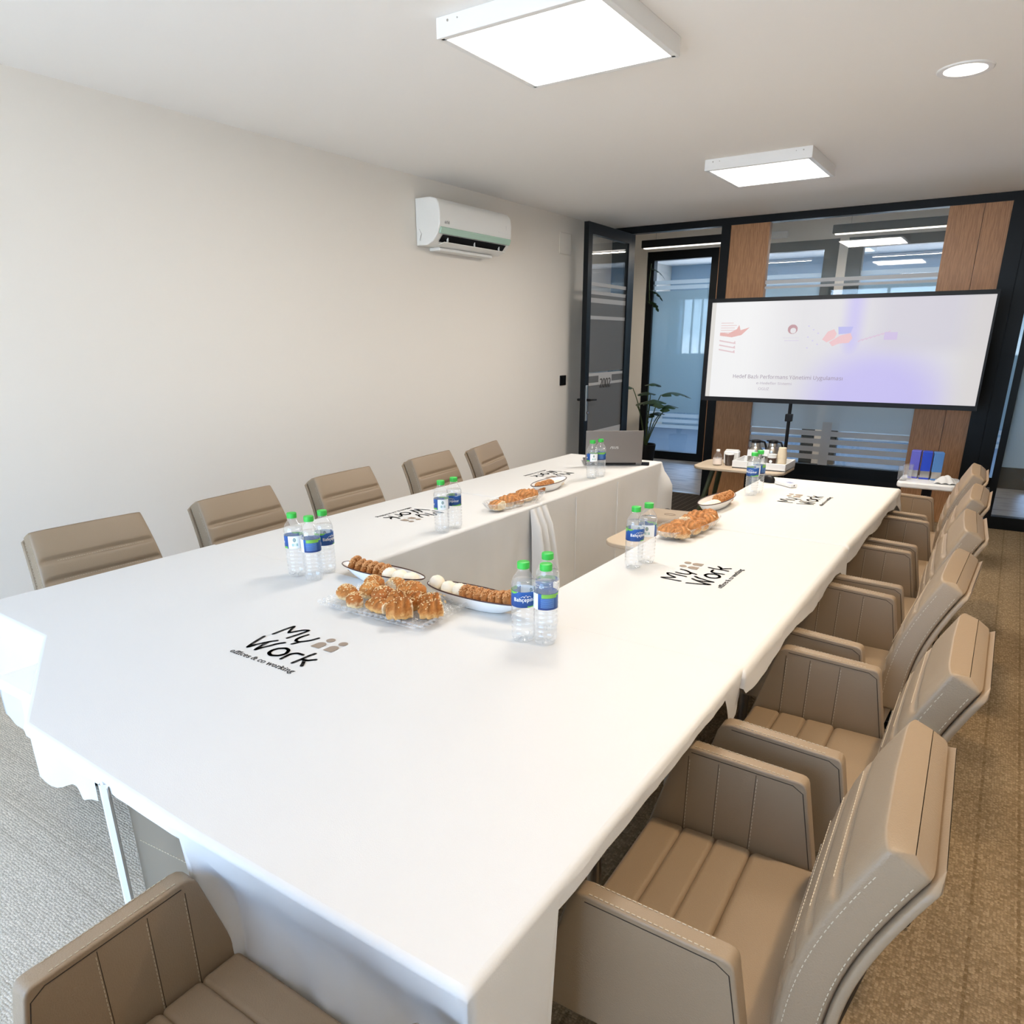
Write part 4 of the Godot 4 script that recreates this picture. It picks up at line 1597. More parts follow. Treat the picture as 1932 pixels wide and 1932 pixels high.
func blob(called: String, r: Vector3, amp: float, freq: float, seed_: int, top: Color, low: Color, ridges := 0.0, cut := false, nu := 28, nv := 16) -> MB:
	var b := MB.new()
	b.colored = true
	var fn := FastNoiseLite.new()
	fn.seed = seed_
	fn.frequency = freq
	var pts := func(u: float, v: float) -> Vector3:
		var a := -TAU * u
		var e := (v - 0.5) * PI
		var d := Vector3(cos(e) * cos(a), sin(e), cos(e) * sin(a))
		var k := 1.0 + amp * fn.get_noise_3dv(d * 2.0 + Vector3.ONE * seed_)
		if ridges > 0:
			k += ridges * (absf(sin(d.x * 6.5 + d.z * 2.0)) - 0.5)
		var p := Vector3(d.x * r.x, d.y * r.y, d.z * r.z) * k
		if cut and p.x > r.x * 0.45:
			p.x = r.x * 0.45 + (p.x - r.x * 0.45) * 0.08
		if p.y < -0.6 * r.y: p.y = -0.6 * r.y - (-0.6 * r.y - p.y) * 0.15
		p.y += 0.66 * r.y
		return p
	b.grid(pts, nu, nv, true)
	for k in b.v.size():
		var p := b.v[k]
		var t := clampf(p.y / (1.6 * r.y), 0, 1)
		var s := fn.get_noise_3dv(p * 60.0) * 0.35
		var c := low.lerp(top, smoothstep(0.15, 0.55, t + s))
		var patch := smoothstep(0.05, 0.5, fn.get_noise_3dv(p * 38.0 + Vector3(5, 3, 1)) + 0.5 * (t - 0.5))
		c = c.lerp(top * 0.55, patch * 0.7 * float(amp > 0.11))
		if ridges > 0:
			c = c.lerp(top * 0.42, smoothstep(0.55, 0.95, absf(sin(p.x / r.x * 6.5 + p.z / r.z * 2.0))) * smoothstep(0.3, 0.8, t) * 0.8)
		if cut and p.x > r.x * 0.44: c = rgb(246, 232, 200).srgb_to_linear()
		b.c[k] = c
	return b

func seeds(r: Vector3, count: int, seed_: int, size: float) -> MB:
	var b := MB.new()
	var g := RandomNumberGenerator.new()
	g.seed = seed_
	for k in count:
		var e := g.randf_range(0.45, 1.45)
		var a := g.randf() * TAU
		var d := Vector3(cos(e) * cos(a), sin(e), cos(e) * sin(a))
		var p := Vector3(d.x * r.x, d.y * r.y, d.z * r.z) * 1.01 + Vector3(0, 0.66 * r.y, 0)
		b.xf = Transform3D(Basis(Vector3(g.randf(), g.randf(), g.randf()).normalized(), g.randf() * 3.0).scaled(Vector3.ONE * size), p)
		b.lathe([Vector2(0, -0.5), Vector2(0.42, -0.15), Vector2(0.42, 0.15), Vector2(0, 0.5)], 5, Vector3.ZERO, 1.5, 1.0)
	return b

var pastry_no := 0
func pastry(called: String, label: String, cat: String, group: String, at: Vector3, turn: float, r: Vector3, style: String, tilt := 0.0) -> void:
	pastry_no += 1
	var t := thing(called, label, cat, at, turn, group)
	t.rotation.z = tilt
	var gold := rgb(214, 150, 84).srgb_to_linear()
	var deep := rgb(176, 104, 50).srgb_to_linear()
	var cream := rgb(244, 222, 178).srgb_to_linear()
	if style == "roll":
		obj("crust", blob("crust", r, 0.16, 1.1, pastry_no, gold.lerp(deep, 0.4 * float(pastry_no % 3)), cream, 0.0, pastry_no % 2 == 0), M.crust, t)
		var s := obj("sesame_seeds", seeds(r, 70, pastry_no, 0.0042), M.seed, t)
		s.set_meta("kind", "stuff")
	elif style == "braid":
		obj("crust", blob("crust", r, 0.08, 1.3, pastry_no, deep.lerp(gold, 0.4), rgb(236, 190, 126).srgb_to_linear(), 0.26, true, 36, 20), M.crust, t)
		var s := obj("sesame_seeds", seeds(r * 1.05, 34, pastry_no, 0.004), M.seed, t)
		s.set_meta("kind", "stuff")
	elif style == "croissant":
		obj("crust", blob("crust", r, 0.18, 1.4, pastry_no, rgb(222, 160, 104).srgb_to_linear(), rgb(248, 224, 184).srgb_to_linear(), 0.2, pastry_no % 3 == 0, 32, 18), M.crust, t)
	elif style == "seeded":
		obj("biscuit", blob("biscuit", r, 0.16, 1.6, pastry_no, rgb(190, 132, 80).srgb_to_linear(), rgb(182, 122, 72).srgb_to_linear()), M.crust, t)
		var s := obj("seed_coating", seeds(r * 1.02, 90, pastry_no, 0.0052), M.dark_seed, t)
		s.set_meta("kind", "stuff")
	else:
		obj("biscuit", blob("biscuit", r, 0.10, 1.6, pastry_no, rgb(246, 234, 210).srgb_to_linear(), rgb(240, 222, 190).srgb_to_linear()), M.dough, t)

func boat_dish(label: String, at: Vector3, turn: float, l: float, w: float) -> void:
	var t := thing("oval_dish", label, "dish", at, turn, "white oval dishes with dark rims")
	var b := MB.new()
	var pr := [Vector2(0.0, 0.003), Vector2(0.55, 0.0), Vector2(0.62, 0.004), Vector2(0.78, 0.018), Vector2(0.93, 0.034), Vector2(1.0, 0.042), Vector2(0.985, 0.0435), Vector2(0.93, 0.038), Vector2(0.78, 0.022), Vector2(0.60, 0.009), Vector2(0.0, 0.008)]
	# outer side up, over the lip and down the inside
	b.lathe(pr, 48, Vector3.ZERO, l / 2, w / 2)
	obj("bowl", b, M.ceramic, t)
	b = MB.new()
	var ring := []
	for k in 49:
		var a := TAU * k / 48
		ring.append(Vector3(cos(a) * l / 2, 0.043, sin(a) * w / 2))
	b.tube(ring, 0.0022, 0.0022, 6, false)
	obj("rim", b, M.rim, t)

func glass_dish(label: String, at: Vector3, turn: float, l: float, w: float) -> void:
	var t := thing("glass_dish", label, "dish", at, turn, "oval cut glass dishes")
	var b := MB.new()
	b.grid(func(u: float, v: float) -> Vector3:
		var pr := [Vector2(0.0, 0.004), Vector2(0.70, 0.004), Vector2(0.76, 0.0), Vector2(0.84, 0.006), Vector2(0.93, 0.022), Vector2(1.0, 0.038), Vector2(0.98, 0.039), Vector2(0.90, 0.022), Vector2(0.80, 0.009), Vector2(0.0, 0.008)]
		var p: Vector2 = pr[int(round(v * 9))]
		var a := -TAU * u
		var k := 1.0 + 0.012 * cos(u * TAU * 40) * float(p.x > 0.8)
		return Vector3(signf(cos(a)) * pow(absf(cos(a)), 0.7) * p.x * l / 2 * k, p.y, signf(sin(a)) * pow(absf(sin(a)), 0.7) * p.x * w / 2 * k), 160, 9, true)
	obj("bowl", b, M.tray_glass, t)
	b = MB.new()
	var ring := []
	for k in 65:
		var a := TAU * k / 64
		ring.append(Vector3(signf(cos(a)) * pow(absf(cos(a)), 0.7) * l / 2, 0.039, signf(sin(a)) * pow(absf(sin(a)), 0.7) * w / 2))
	b.tube(ring, 0.0025, 0.0025, 6, false)
	obj("rim", b, M.tray_glass, t)
	b = MB.new()
	for k in 36:
		var a := TAU * k / 36
		var d := Vector3(signf(cos(a)) * pow(absf(cos(a)), 0.7) * l / 2, 0, signf(sin(a)) * pow(absf(sin(a)), 0.7) * w / 2)
		b.tube([d * 0.82 + Vector3(0, 0.008, 0), d * 0.97 + Vector3(0, 0.034, 0)], 0.002, 0.003, 5)
	obj("cut_facets", b, M.tray_glass, t)

func tabletop_things() -> void:
	M.label = mat(Color.WHITE, 0.35)
	M.label.albedo_texture = label_tex()
	M.dough = mat(Color.WHITE, 0.8)
	M.dough.vertex_color_use_as_albedo = true
	var bt := make_bottle()
	var Y := TOP + 0.001
	var gb := "water bottles with green caps"
	bt.position = Vector3(-1.487, TOP + 0.003, -1.02)
	var F := func(x: float, z: float, u: float) -> float: return -TAU * u - atan2(0.517 - z, 0.413 - x)
	bt.rotation.y = F.call(-1.487, -1.02, 0.586)
	tag(bt, "water bottle with white label side forward, in the trio by the wall side cloth", "bottle", gb)
	var list := [
		[-1.403, -1.018, 0.865, 0.003, "water bottle with blue label, front of the trio by the wall side cloth"],
		[-1.430, -1.100, 0.1, 0.003, "water bottle half hidden at the back of the trio by the wall side cloth"],
		[-1.445, -1.747, 0.56, 0.001, "front water bottle of the pair standing on the first wall side logo"],
		[-1.445, -1.832, 0.3, 0.001, "rear water bottle of the pair standing on the first wall side logo"],
		[-0.542, -0.966, 0.2, 0.003, "clear water bottle showing its brand lettering, in the trio nearest the camera"],
		[-0.484, -0.982, 0.84, 0.003, "clear water bottle with blue info label, front of the trio nearest the camera"],
		[-0.532, -1.070, 0.4, 0.003, "clear water bottle hidden behind another in the trio nearest the camera"],
		[-1.497, -3.172, 0.54, 0.002, "front water bottle of the pair before the laptop"],
		[-1.485, -3.250, 0.86, 0.002, "rear water bottle of the pair before the laptop"],
		[-0.573, -1.725, 0.15, 0.001, "front water bottle with brand lettering beside the aisle side glass pastry dish"],
		[-0.560, -1.802, 0.6, 0.001, "rear water bottle with white label beside the aisle side glass pastry dish"],
		[-0.590, -3.178, 0.3, 0.003, "front water bottle of the pair beside the black mouse"],
		[-0.585, -3.265, 0.7, 0.003, "rear water bottle of the pair beside the black mouse"]]
	for q in list:
		dup(bt, Vector3(q[0], TOP + q[3], q[1]), F.call(q[0], q[1], q[2]), q[4], gb)
	# lifted glass tray with rolls on the front table
	var yt := TOP + 0.003
	var tr := thing("glass_tray", "rectangular woven pattern glass tray holding sesame rolls on the front cloth", "tray", Vector3(-0.985, yt, -0.952), 0.02)
	var b := MB.new()
	b.grid(func(u: float, v: float) -> Vector3:
		var x := (u - 0.5) * 0.385
		var z := (0.5 - v) * 0.225
		var k := 0.0022 * (sin(u * TAU * 20) * sin(v * TAU * 12))
		var edge := maxf(absf(u - 0.5), absf(v - 0.5)) * 2
		return Vector3(x, 0.016 + k + 0.008 * smoothstep(0.86, 1.0, edge), z), 160, 96)
	obj("plate", b, M.tray_glass, tr)
	b = MB.new()
	for k in 21:
		var x := -0.1925 + 0.385 * k / 20.0
		b.tube([Vector3(x, 0.013, -0.112), Vector3(x, 0.013, 0.112)], 0.0022, 0.0022, 5)
	for k in 13:
		var z := -0.1125 + 0.225 * k / 12.0
		b.tube([Vector3(-0.192, 0.013, z), Vector3(0.192, 0.013, z)], 0.0022, 0.0022, 5)
	obj("woven_ridges", b, M.tray_glass, tr)
	b = MB.new()
	for k in 60:
		var s := k / 60.0 * 1.22
		var p: Vector3
		if s < 0.385: p = Vector3(-0.1925 + s, 0, 0.1125)
		elif s < 0.61: p = Vector3(0.1925, 0, 0.1125 - (s - 0.385))
		elif s < 0.995: p = Vector3(0.1925 - (s - 0.61), 0, -0.1125)
		else: p = Vector3(-0.1925, 0, -0.1125 + (s - 0.995))
		b.lathe([Vector2(0, -0.006), Vector2(0.006, -0.003), Vector2(0.007, 0.002), Vector2(0.004, 0.006), Vector2(0, 0.007)], 8, p + Vector3(0, 0.022, 0))
	obj("beaded_rim", b, M.tray_glass, tr)
	for sx in [-1, 1]:
		for sz in [-1, 1]:
			b = MB.new()
			b.lathe([Vector2(0, 0), Vector2(0.008, 0), Vector2(0.010, 0.013), Vector2(0, 0.013)], 10, Vector3(sx * 0.16, 0, sz * 0.085))
			obj("foot", b, M.tray_glass, tr)
	var yr := yt + 0.019
	var gr := "sesame rolls and braided slices on the rectangular glass tray"
	var rolls := [
		[-1.130, -0.905, 0.034, 0.026, 0.030, "sesame roll at the tray end nearest the wall, glossy brown top"],
		[-1.055, -0.872, 0.033, 0.026, 0.028, "cut sesame roll on the tray's near edge with pale underside"],
		[-1.083, -0.955, 0.036, 0.028, 0.032, "sesame roll in the middle of the tray's wall end"],
		[-1.120, -1.010, 0.036, 0.027, 0.032, "sesame roll at the tray's far wall side corner"],
		[-1.005, -0.930, 0.038, 0.032, 0.034, "upright sesame roll half in the centre of the tray"],
		[-1.045, -1.025, 0.034, 0.028, 0.030, "sesame roll with a pale cut side at the tray's far edge"],
		[-0.960, -1.000, 0.048, 0.034, 0.046, "largest round roll, grated cheese look, middle far side of the tray"]]
	for k in rolls.size():
		var q: Array = rolls[k]
		pastry("bread_roll", q[5], "pastry", gr, Vector3(q[0], yr, q[1]), 0.9 * k, Vector3(q[2], q[3], q[4]), "roll", 0.0)
	var braids := [
		[-0.965, -0.880, 0.052, 0.022, 0.026, 0.05, "long smooth pastry slice at the tray's near edge"],
		[-0.905, -0.945, 0.050, 0.030, 0.028, 0.6, "striped pastry slice leaning in the centre of the tray"],
		[-0.885, -0.878, 0.050, 0.034, 0.027, 1.0, "darkest braided slice at the tray's near corner"],
		[-0.850, -0.965, 0.046, 0.030, 0.026, 0.9, "braided sesame slice second from the aisle end of the tray"],
		[-0.818, -0.930, 0.046, 0.028, 0.026, 1.1, "braided sesame slice at the aisle end of the tray"],
		[-0.925, -0.900, 0.030, 0.038, 0.028, 1.9, "round braided end piece with a creamy cut face on the tray"]]
	for k in braids.size():
		var q: Array = braids[k]
		pastry("braided_bread", q[6], "pastry", gr, Vector3(q[0], yr, q[1]), q[5], Vector3(q[2], q[3], q[4]), "braid", 0.0)
	# white boat dishes at the front table's far edge
	boat_dish("white oval dish with dark rim, biscuits at one end, beyond the glass tray", Vector3(-1.185, yt, -1.115), 0.02, 0.345, 0.105)
	for k in 6:
		pastry("seeded_biscuit", ["brown seeded biscuit at the end of the row in the first oval dish", "second brown seeded biscuit from the dish end beyond the glass tray", "third brown seeded biscuit from the dish end beyond the glass tray", "fourth brown seeded biscuit from the dish end beyond the glass tray", "fifth brown seeded biscuit from the dish end beyond the glass tray", "brown seeded biscuit touching the white ones beyond the glass tray"][k], "biscuit", "brown biscuits in the dish beyond the tray", Vector3(-1.318 + 0.027 * k, yt + 0.015 + 0.007 * float(k == 0), -1.115), 0.15, Vector3(0.013, 0.030, 0.032), "seeded", -0.35)
	for k in 3:
		pastry("shortbread", ["white shortbread beside the brown biscuits in the dish beyond the tray", "middle white shortbread in the dish beyond the tray", "white shortbread at the dish end nearest the second dish"][k], "biscuit", "white shortbreads in the dish beyond the tray", Vector3(-1.152 + 0.046 * k, yt + 0.020, -1.113), 0.3 * k, Vector3(0.027, 0.022, 0.027), "white")
	boat_dish("white oval dish with dark rim, white balls first, beside the nearest bottle trio", Vector3(-0.800, yt, -1.100), -0.03, 0.36, 0.105)
	for k in 3:
		pastry("shortbread", ["white shortbread ball at the dish tip facing the glass tray", "second white shortbread ball in the dish beside the bottle trio", "third white shortbread ball touching the seeded biscuits by the bottle trio"][k], "biscuit", "white shortbreads in the dish by the bottle trio", Vector3(-0.945 + 0.044 * k, yt + (0.030 if k == 0 else 0.020), -1.103), 0.5 * k, Vector3(0.024, 0.024, 0.024), "white")
	for k in 7:
		pastry("seeded_biscuit", ["first seeded biscuit after the white balls by the bottle trio", "second seeded biscuit after the white balls by the bottle trio", "third seeded biscuit after the white balls by the bottle trio", "fourth seeded biscuit after the white balls by the bottle trio", "fifth seeded biscuit after the white balls by the bottle trio", "sixth seeded biscuit, partly behind a bottle of the trio", "last seeded biscuit in the dish, behind the bottle trio"][k], "biscuit", "brown biscuits in the dish by the bottle trio", Vector3(-0.822 + 0.026 * k, yt + 0.017 + 0.006 * maxi(0, k - 4), -1.098), -0.1, Vector3(0.014, 0.026, 0.030), "seeded", 0.3)
	# dishes on the wall side cloth
	glass_dish("oval cut glass dish of pastries on the wall side cloth", Vector3(-1.475, Y, -2.34), PI / 2 - 0.08, 0.42, 0.135)
	var gp := "pastries in the wall side glass dish"
	var cro := [[-1.465, -2.185, 0.045, 0.026, 0.036], [-1.475, -2.265, 0.040, 0.030, 0.036], [-1.455, -2.330, 0.030, 0.022, 0.030], [-1.490, -2.345, 0.044, 0.026, 0.034], [-1.475, -2.420, 0.044, 0.032, 0.038], [-1.480, -2.490, 0.040, 0.026, 0.036]]
	var cw := ["scored glazed pastry at the near end of the wall side glass dish", "second pastry from the near end of the wall side glass dish", "small pale pastry by the rim of the wall side glass dish", "folded pastry in the middle of the wall side glass dish", "tallest browned pastry in the wall side glass dish", "browned pastry at the far end of the wall side glass dish"]
	for k in 6:
		var q: Array = cro[k]
		pastry("pastry", cw[k], "pastry", gp, Vector3(q[0], Y + 0.010, q[1]), 0.8 * k, Vector3(q[2], q[3], q[4]), "croissant")
	boat_dish("white oval dish with dark rim on the wall side cloth, two brown balls", Vector3(-1.535, TOP + 0.002, -2.76), PI / 2 + 0.02, 0.33, 0.11)
	for k in 3:
		pastry("seeded_biscuit", ["brown seeded biscuit at the near end of the wall side oval dish", "second brown seeded biscuit in the wall side oval dish", "third brown seeded biscuit in the wall side oval dish"][k], "biscuit", "brown biscuits in the wall side oval dish", Vector3(-1.528, TOP + 0.010, -2.655 - 0.047 * k), 0.6 * k, Vector3(0.030, 0.028, 0.028), "seeded")
	for k in 2:
		pastry("shortbread", ["white shortbread after the brown ones in the wall side oval dish", "white shortbread at the far end of the wall side oval dish"][k], "biscuit", "white shortbreads in the wall side oval dish", Vector3(-1.535, TOP + 0.010, -2.815 - 0.05 * k), 0.2 * k, Vector3(0.028, 0.016, 0.026), "white")
	# dishes on the aisle side cloth
	glass_dish("oval cut glass dish heaped with croissants on the aisle side cloth", Vector3(-0.590, Y, -2.305), PI / 2 - 0.12, 0.43, 0.15)
	gp = "croissants in the aisle side glass dish"
	var c2 := [[-0.615, -2.15, 0.042, 0.028, 0.036], [-0.565, -2.155, 0.040, 0.026, 0.034], [-0.605, -2.225, 0.044, 0.030, 0.036], [-0.560, -2.235, 0.042, 0.032, 0.036], [-0.595, -2.305, 0.044, 0.034, 0.038], [-0.550, -2.315, 0.040, 0.028, 0.034], [-0.590, -2.385, 0.044, 0.036, 0.038], [-0.550, -2.400, 0.044, 0.030, 0.036], [-0.565, -2.465, 0.042, 0.032, 0.038]]
	var c3 := ["croissant piece at the near tip of the aisle side glass dish", "croissant piece at the near tip on the logo side of the glass dish", "second croissant along the bottle side of the glass dish", "second croissant along the logo side of the glass dish", "croissant in the middle of the aisle side glass dish", "smaller croissant in the middle of the dish, logo side", "raised croissant towards the far end of the glass dish", "croissant towards the far end of the dish, logo side", "croissant at the far tip of the aisle side glass dish"]
	for k in 9:
		var q: Array = c2[k]
		pastry("croissant", c3[k], "pastry", gp, Vector3(q[0], Y + 0.012, q[1]), 1.1 * k, Vector3(q[2], q[3], q[4]), "croissant")
	boat_dish("white oval dish with dark rim on the aisle side cloth near the mouse", Vector3(-0.640, TOP + 0.003, -2.80), PI / 2 - 0.06, 0.36, 0.115)
	for k in 3:
		pastry("shortbread", ["white shortbread at the near end of the aisle side oval dish", "middle white shortbread of the aisle side oval dish", "white shortbread touching seeded biscuits in the aisle side oval dish"][k], "biscuit", "white shortbreads in the aisle side oval dish", Vector3(-0.648 + 0.004 * k, TOP + 0.012, -2.695 - 0.04 * k), 0.2 * k, Vector3(0.030, 0.020, 0.026), "white")
	for k in 4:
		pastry("seeded_biscuit", ["first seeded biscuit after the white ones in the aisle side oval dish", "second seeded biscuit of the aisle side oval dish", "third seeded biscuit of the aisle side oval dish", "seeded biscuit at the far end of the aisle side oval dish"][k], "biscuit", "brown biscuits in the aisle side oval dish", Vector3(-0.636 + 0.004 * k, TOP + 0.013, -2.815 - 0.038 * k), 0.5 * k, Vector3(0.032, 0.030, 0.022), "seeded")
	laptop()
	# mouse and remote
	var t := thing("mouse", "small black computer mouse by the bottles on the aisle side cloth", "mouse", Vector3(-0.62, TOP + 0.003, -3.60), 0.9)
	b = MB.new()
	b.grid(func(u: float, v: float) -> Vector3:
		var a := -TAU * u
		var e := v * PI / 2
		var k := cos(e)
		return Vector3(cos(a) * k * 0.032, pow(sin(e), 0.8) * 0.036 * (1.0 + 0.25 * sin(a) * k), sin(a) * k * 0.052), 28, 10, true)
	obj("shell", b, M.dark, t)
	b = MB.new()
	b.tube([Vector3(-0.004, 0.030, -0.030), Vector3(0.004, 0.030, -0.030)], 0.008, 0.008, 12)
	obj("scroll_wheel", b, M.grey, t)
	t = thing("remote_control", "white remote control lying beside the black mouse", "remote control", Vector3(-0.505, TOP + 0.003, -3.53), -0.62)
	obj("body", boxmesh(Vector3(0, 0.011, 0), Vector3(0.13, 0.021, 0.045), 0.006), M.white, t)
	obj("display", boxmesh(Vector3(0.03, 0.0215, 0), Vector3(0.04, 0.002, 0.03), 0.0008), mat(rgb(150, 160, 196), 0.2), t)
	obj("button", boxmesh(Vector3(0.0655, 0.011, 0.0), Vector3(0.002, 0.006, 0.006), 0.0008), M.dark, t)

func laptop() -> void:
	# the lid's back faces the camera
	var p := Vector3(-1.589, TOP + 0.002, -3.64)
	var t := thing("laptop", "open grey laptop seen from behind its lid on the wall side cloth", "laptop", p, atan2(0.19, 0.30) * 1.0)
	obj("base", boxmesh(Vector3(0, 0.010, -0.115), Vector3(0.355, 0.016, 0.235), 0.006), mat(rgb(120, 118, 118), 0.35, 0.6), t)
	var b := MB.new()
	b.xf = Transform3D(Basis(Vector3.RIGHT, 0.10), Vector3(0, 0.016, 0.004))
	b.rbox(Vector3(0, 0.102, 0), Vector3(0.356, 0.205, 0.007), 0.003, 2)
	var lid := obj("lid", b, mat(rgb(134, 128, 124), 0.38, 0.5), t)
	b = MB.new()
	b.xf = Transform3D(Basis(Vector3.RIGHT, 0.10), Vector3(0, 0.016, 0.004))
	b.box(Vector3(0, 0.102, -0.0042), Vector3(0.335, 0.19, 0.001))
	obj("display", b, M.dark, lid)
	letters("brand_lettering", "/SUS", 0.014, 0.052, 0.0008, M.white, lid, Transform3D(Basis(Vector3.RIGHT, 0.10), Vector3(-0.026, 0.115, 0.0185)))
	b = MB.new()
	b.tube([Vector3(-0.14, 0.014, 0.004), Vector3(0.14, 0.014, 0.004)], 0.007, 0.007, 10)
	obj("hinge", b, M.dark, t)
	b = MB.new()
	for k in 5:
		b.box(Vector3(0, 0.0188, -0.03 - 0.02 * k), Vector3(0.30, 0.0015, 0.016))
	obj("keyboard", b, M.dark, t)
	var c := thing("charger_plug", "black charger plug beside the laptop on the cloth", "plug", Vector3(-1.425, TOP + 0.002, -3.76), 0.3)
	obj("block", boxmesh(Vector3(0, 0.010, 0), Vector3(0.05, 0.02, 0.025), 0.004), M.dark, c)
	b = MB.new()
	b.tube([Vector3(-0.025, 0.009, 0), Vector3(-0.06, 0.006, -0.03), Vector3(-0.10, 0.004, -0.045)], 0.003, 0.003, 6)
	obj("lead", b, M.dark, c)

# ------------------------------------------------------------------ refreshment tables
func flask(at: Vector3, turn: float, label: String) -> void:
	var t := thing("thermos_flask", label, "flask", at, turn, "steel thermos flasks on the tray")
	var b := MB.new()
	b.lathe([Vector2(0, 0), Vector2(0.050, 0), Vector2(0.053, 0.004), Vector2(0.053, 0.105), Vector2(0.048, 0.125), Vector2(0.036, 0.140), Vector2(0.032, 0.148)], 28)
	obj("body", b, M.steel, t)
	b = MB.new()
	b.lathe([Vector2(0.033, 0.146), Vector2(0.036, 0.148), Vector2(0.036, 0.152), Vector2(0.033, 0.154), Vector2(0.033, 0.172)], 28)
	obj("neck", b, M.steel, t)
	b = MB.new()
	b.lathe([Vector2(0.034, 0.170), Vector2(0.036, 0.172), Vector2(0.036, 0.188), Vector2(0.026, 0.192), Vector2(0.0, 0.193)], 28)
	b.rbox(Vector3(-0.036, 0.184, 0), Vector3(0.03, 0.010, 0.02), 0.004)
	obj("lid", b, M.dark, t)
	b = MB.new()
	b.tube([Vector3(0.030, 0.182, 0), Vector3(0.062, 0.176, 0), Vector3(0.076, 0.14, 0), Vector3(0.074, 0.08, 0), Vector3(0.053, 0.055, 0)], 0.008, 0.007, 8)
	obj("handle", b, M.dark, t)
	b = MB.new()
	b.rbox(Vector3(-0.03, 0.098, 0.052), Vector3(0.05, 0.05, 0.002), 0.0008, 1)
	obj("paper_tag", b, M.white, t)

func side_tables() -> void:
	var y := 0.545
	var c := Vector3(-1.22, 0, -5.22)
	var t := thing("side_table", "beige refreshment table on splayed green legs before the walnut panel", "table", c)
	small_table(t, 0.70, 0.46, y)
	t = thing("serving_tray", "white box tray on the refreshment table holding flasks and cups", "tray", Vector3(-1.07, y, -5.22), 0.0)
	var b := MB.new()
	b.rbox(Vector3(0, 0.006, 0), Vector3(0.40, 0.012, 0.30), 0.003, 1)
	obj("bottom", b, M.white, t)
	for s in [-1, 1]:
		b = MB.new()
		b.rbox(Vector3(0, 0.029, s * 0.146), Vector3(0.40, 0.058, 0.008), 0.003, 1)
		obj("side_wall", b, M.white, t)
		b = MB.new()
		b.rbox(Vector3(s * 0.196, 0.029, 0), Vector3(0.008, 0.058, 0.29), 0.003, 1)
		obj("side_wall", b, M.white, t)
	var yt := y + 0.012
	flask(Vector3(-1.15, yt, -5.24), 0.25, "steel thermos flask with black lid nearer the walnut panel, paper tag on its side")
	flask(Vector3(-1.03, yt, -5.28), -0.1, "steel thermos flask with black lid behind the paper cups")
	# paper cups
	t = thing("paper_cup_stack", "stack of cream paper cups on the tray beside the flasks", "cups", Vector3(-0.935, yt, -5.20))
	for k in 5:
		b = MB.new()
		b.lathe([Vector2(0.034, 0.0), Vector2(0.036, 0.002), Vector2(0.028, 0.078), Vector2(0.026, 0.080), Vector2(0.0, 0.079)], 24)
		var o := obj("cup", b, mat(rgb(226, 208, 178), 0.7), t)
		o.position.y = 0.018 * k
	t = thing("printed_cup_stack", "brown and white printed paper cup standing before the second flask", "cup", Vector3(-1.0, yt, -5.17))
	b = MB.new()
	b.lathe([Vector2(0.0, 0.0), Vector2(0.027, 0.0), Vector2(0.034, 0.10), Vector2(0.035, 0.101), Vector2(0.033, 0.099), Vector2(0.0, 0.095)], 24)
	obj("cup_body", b, M.ceramic, t)
	b = MB.new()
	b.lathe([Vector2(0.0288, 0.025), Vector2(0.0326, 0.075)], 24)
	obj("printed_band", b, mat(rgb(70, 48, 36), 0.6), t)
	b = MB.new()
	b.tube([Vector3(0.0, 0.05, 0.030), Vector3(0.0, 0.05, 0.0315)], 0.012, 0.012, 16)
	obj("round_emblem", b, M.white, t)
	# napkin box, bottle, cup sleeve on the table
	t = thing("napkin_box", "white napkin dispenser on the refreshment table before the walnut panel", "box", Vector3(-1.34, y, -5.28), 0.15)
	obj("box_body", boxmesh(Vector3(0, 0.05, 0), Vector3(0.115, 0.10, 0.09), 0.010), M.white, t)
	obj("napkin", boxmesh(Vector3(0, 0.103, 0), Vector3(0.10, 0.010, 0.06), 0.004), M.cloth, t)
	t = thing("coffee_cup", "dark ribbed paper cup standing in front of the napkin box", "cup", Vector3(-1.325, y, -5.17))
	b = MB.new()
	b.grid(func(u: float, v: float) -> Vector3:
		var r := lerpf(0.026, 0.034, v) + 0.0012 * cos(u * TAU * 22)
		return Vector3(cos(-TAU * u) * r, 0.085 * v, sin(-TAU * u) * r), 132, 1, true)
	obj("sleeve", b, mat(rgb(70, 54, 44), 0.7), t)
	b = MB.new()
	b.lathe([Vector2(0.0, 0.0), Vector2(0.025, 0.0), Vector2(0.033, 0.086), Vector2(0.035, 0.090), Vector2(0.033, 0.092), Vector2(0.0, 0.086)], 24)
	obj("cup_body", b, M.ceramic, t)
	t = thing("glass_jar", "small glass bottle with white label at the corner of the refreshment table", "bottle", Vector3(-1.405, y, -5.13))
	b = MB.new()
	b.lathe([Vector2(0, 0), Vector2(0.032, 0), Vector2(0.035, 0.005), Vector2(0.035, 0.06), Vector2(0.028, 0.08), Vector2(0.013, 0.098), Vector2(0.012, 0.112)], 24)
	obj("body", b, M.clear, t)
	b = MB.new()
	b.lathe([Vector2(0.0355, 0.012), Vector2(0.0355, 0.058)], 24)
	obj("label", b, mat(rgb(240, 228, 218), 0.6), t)
	b = MB.new()
	b.lathe([Vector2(0.013, 0.108), Vector2(0.015, 0.110), Vector2(0.015, 0.124), Vector2(0.0, 0.126)], 16)
	obj("cap", b, M.white, t)
	# white side table at the far end of the aisle row
	y = 0.56
	t = thing("side_table", "white topped side table with dark pedestal beyond the aisle row", "table", Vector3(0.06, 0, -5.20))
	b = MB.new()
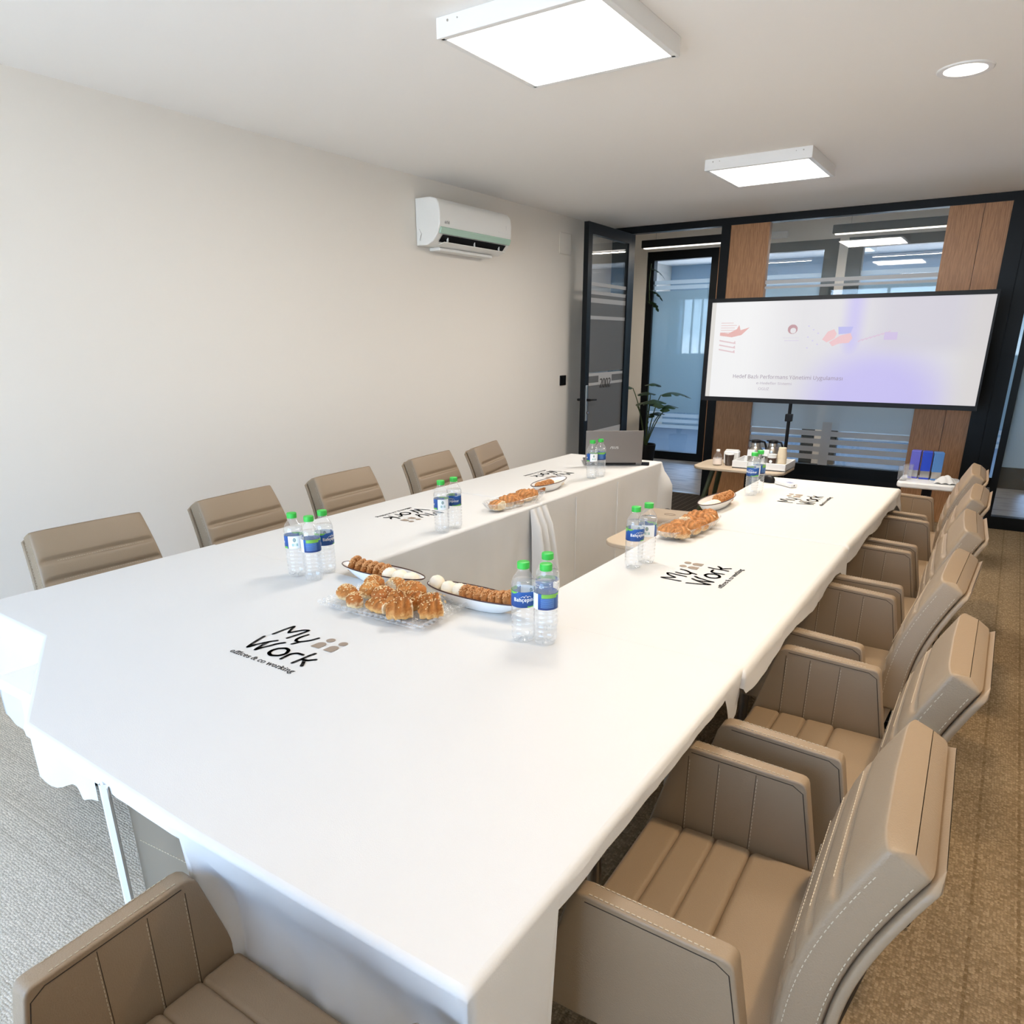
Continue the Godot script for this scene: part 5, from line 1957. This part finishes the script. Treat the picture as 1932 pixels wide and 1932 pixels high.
	b.xf = Transform3D(Basis(Vector3.RIGHT, -PI / 2), Vector3(0, y, 0))
	b.pad(rounded_rect(0.36, 0.34, 0.04), -0.04, 0, 0.012)
	obj("tabletop", b, M.white, t)
	b = MB.new()
	b.rbox(Vector3(0.0, 0.27, 0), Vector3(0.06, 0.50, 0.06), 0.006)
	obj("pedestal", b, M.dark, t)
	b = MB.new()
	b.rbox(Vector3(0.0, 0.012, 0), Vector3(0.28, 0.024, 0.28), 0.008)
	obj("base", b, M.dark, t)
	var cols := [rgb(96, 96, 190), rgb(36, 70, 190), rgb(80, 130, 190)]
	for k in 3:
		t = thing("blue_carton", ["violet blue carton nearest the glass jars on the white side table", "deep blue carton in the middle of the white side table", "sky blue carton nearest the chairs on the white side table"][k], "carton", Vector3(-0.045 + 0.068 * k, y, -5.25 + 0.01 * k), 0.1 * k, "blue cartons on the white side table")
		obj("carton_body", boxmesh(Vector3(0, 0.095, 0), Vector3(0.060, 0.19, 0.07), 0.004), mat(cols[k], 0.3), t)
		obj("silver_band", boxmesh(Vector3(0, 0.035, 0.0), Vector3(0.0605, 0.05, 0.0705), 0.004), M.steel, t)
	for k in 2:
		t = thing("drinking_glass", ["clear drinking glass at the edge of the white side table", "clear drinking glass beside the violet blue carton"][k], "glass", Vector3(-0.095 + 0.02 * k, y, -5.10 - 0.075 * k), 0, "drinking glasses on the white side table")
		b = MB.new()
		b.lathe([Vector2(0, 0), Vector2(0.028, 0), Vector2(0.030, 0.003), Vector2(0.034, 0.10), Vector2(0.032, 0.10), Vector2(0.028, 0.008), Vector2(0, 0.008)], 24)
		obj("tumbler", b, M.clear, t)
	t = thing("folded_napkin", "crumpled white napkin at the chair side of the white side table", "napkin", Vector3(0.165, y, -5.12))
	b = MB.new()
	b.grid(func(u: float, v: float) -> Vector3:
		return Vector3((u - 0.5) * 0.13, 0.004 + 0.045 * sin(PI * u) * sin(PI * v) + 0.008 * absf(sin(u * 9.0 + v * 5.0)), (0.5 - v) * 0.12), 20, 20)
	obj("napkin", b, M.cloth, t)
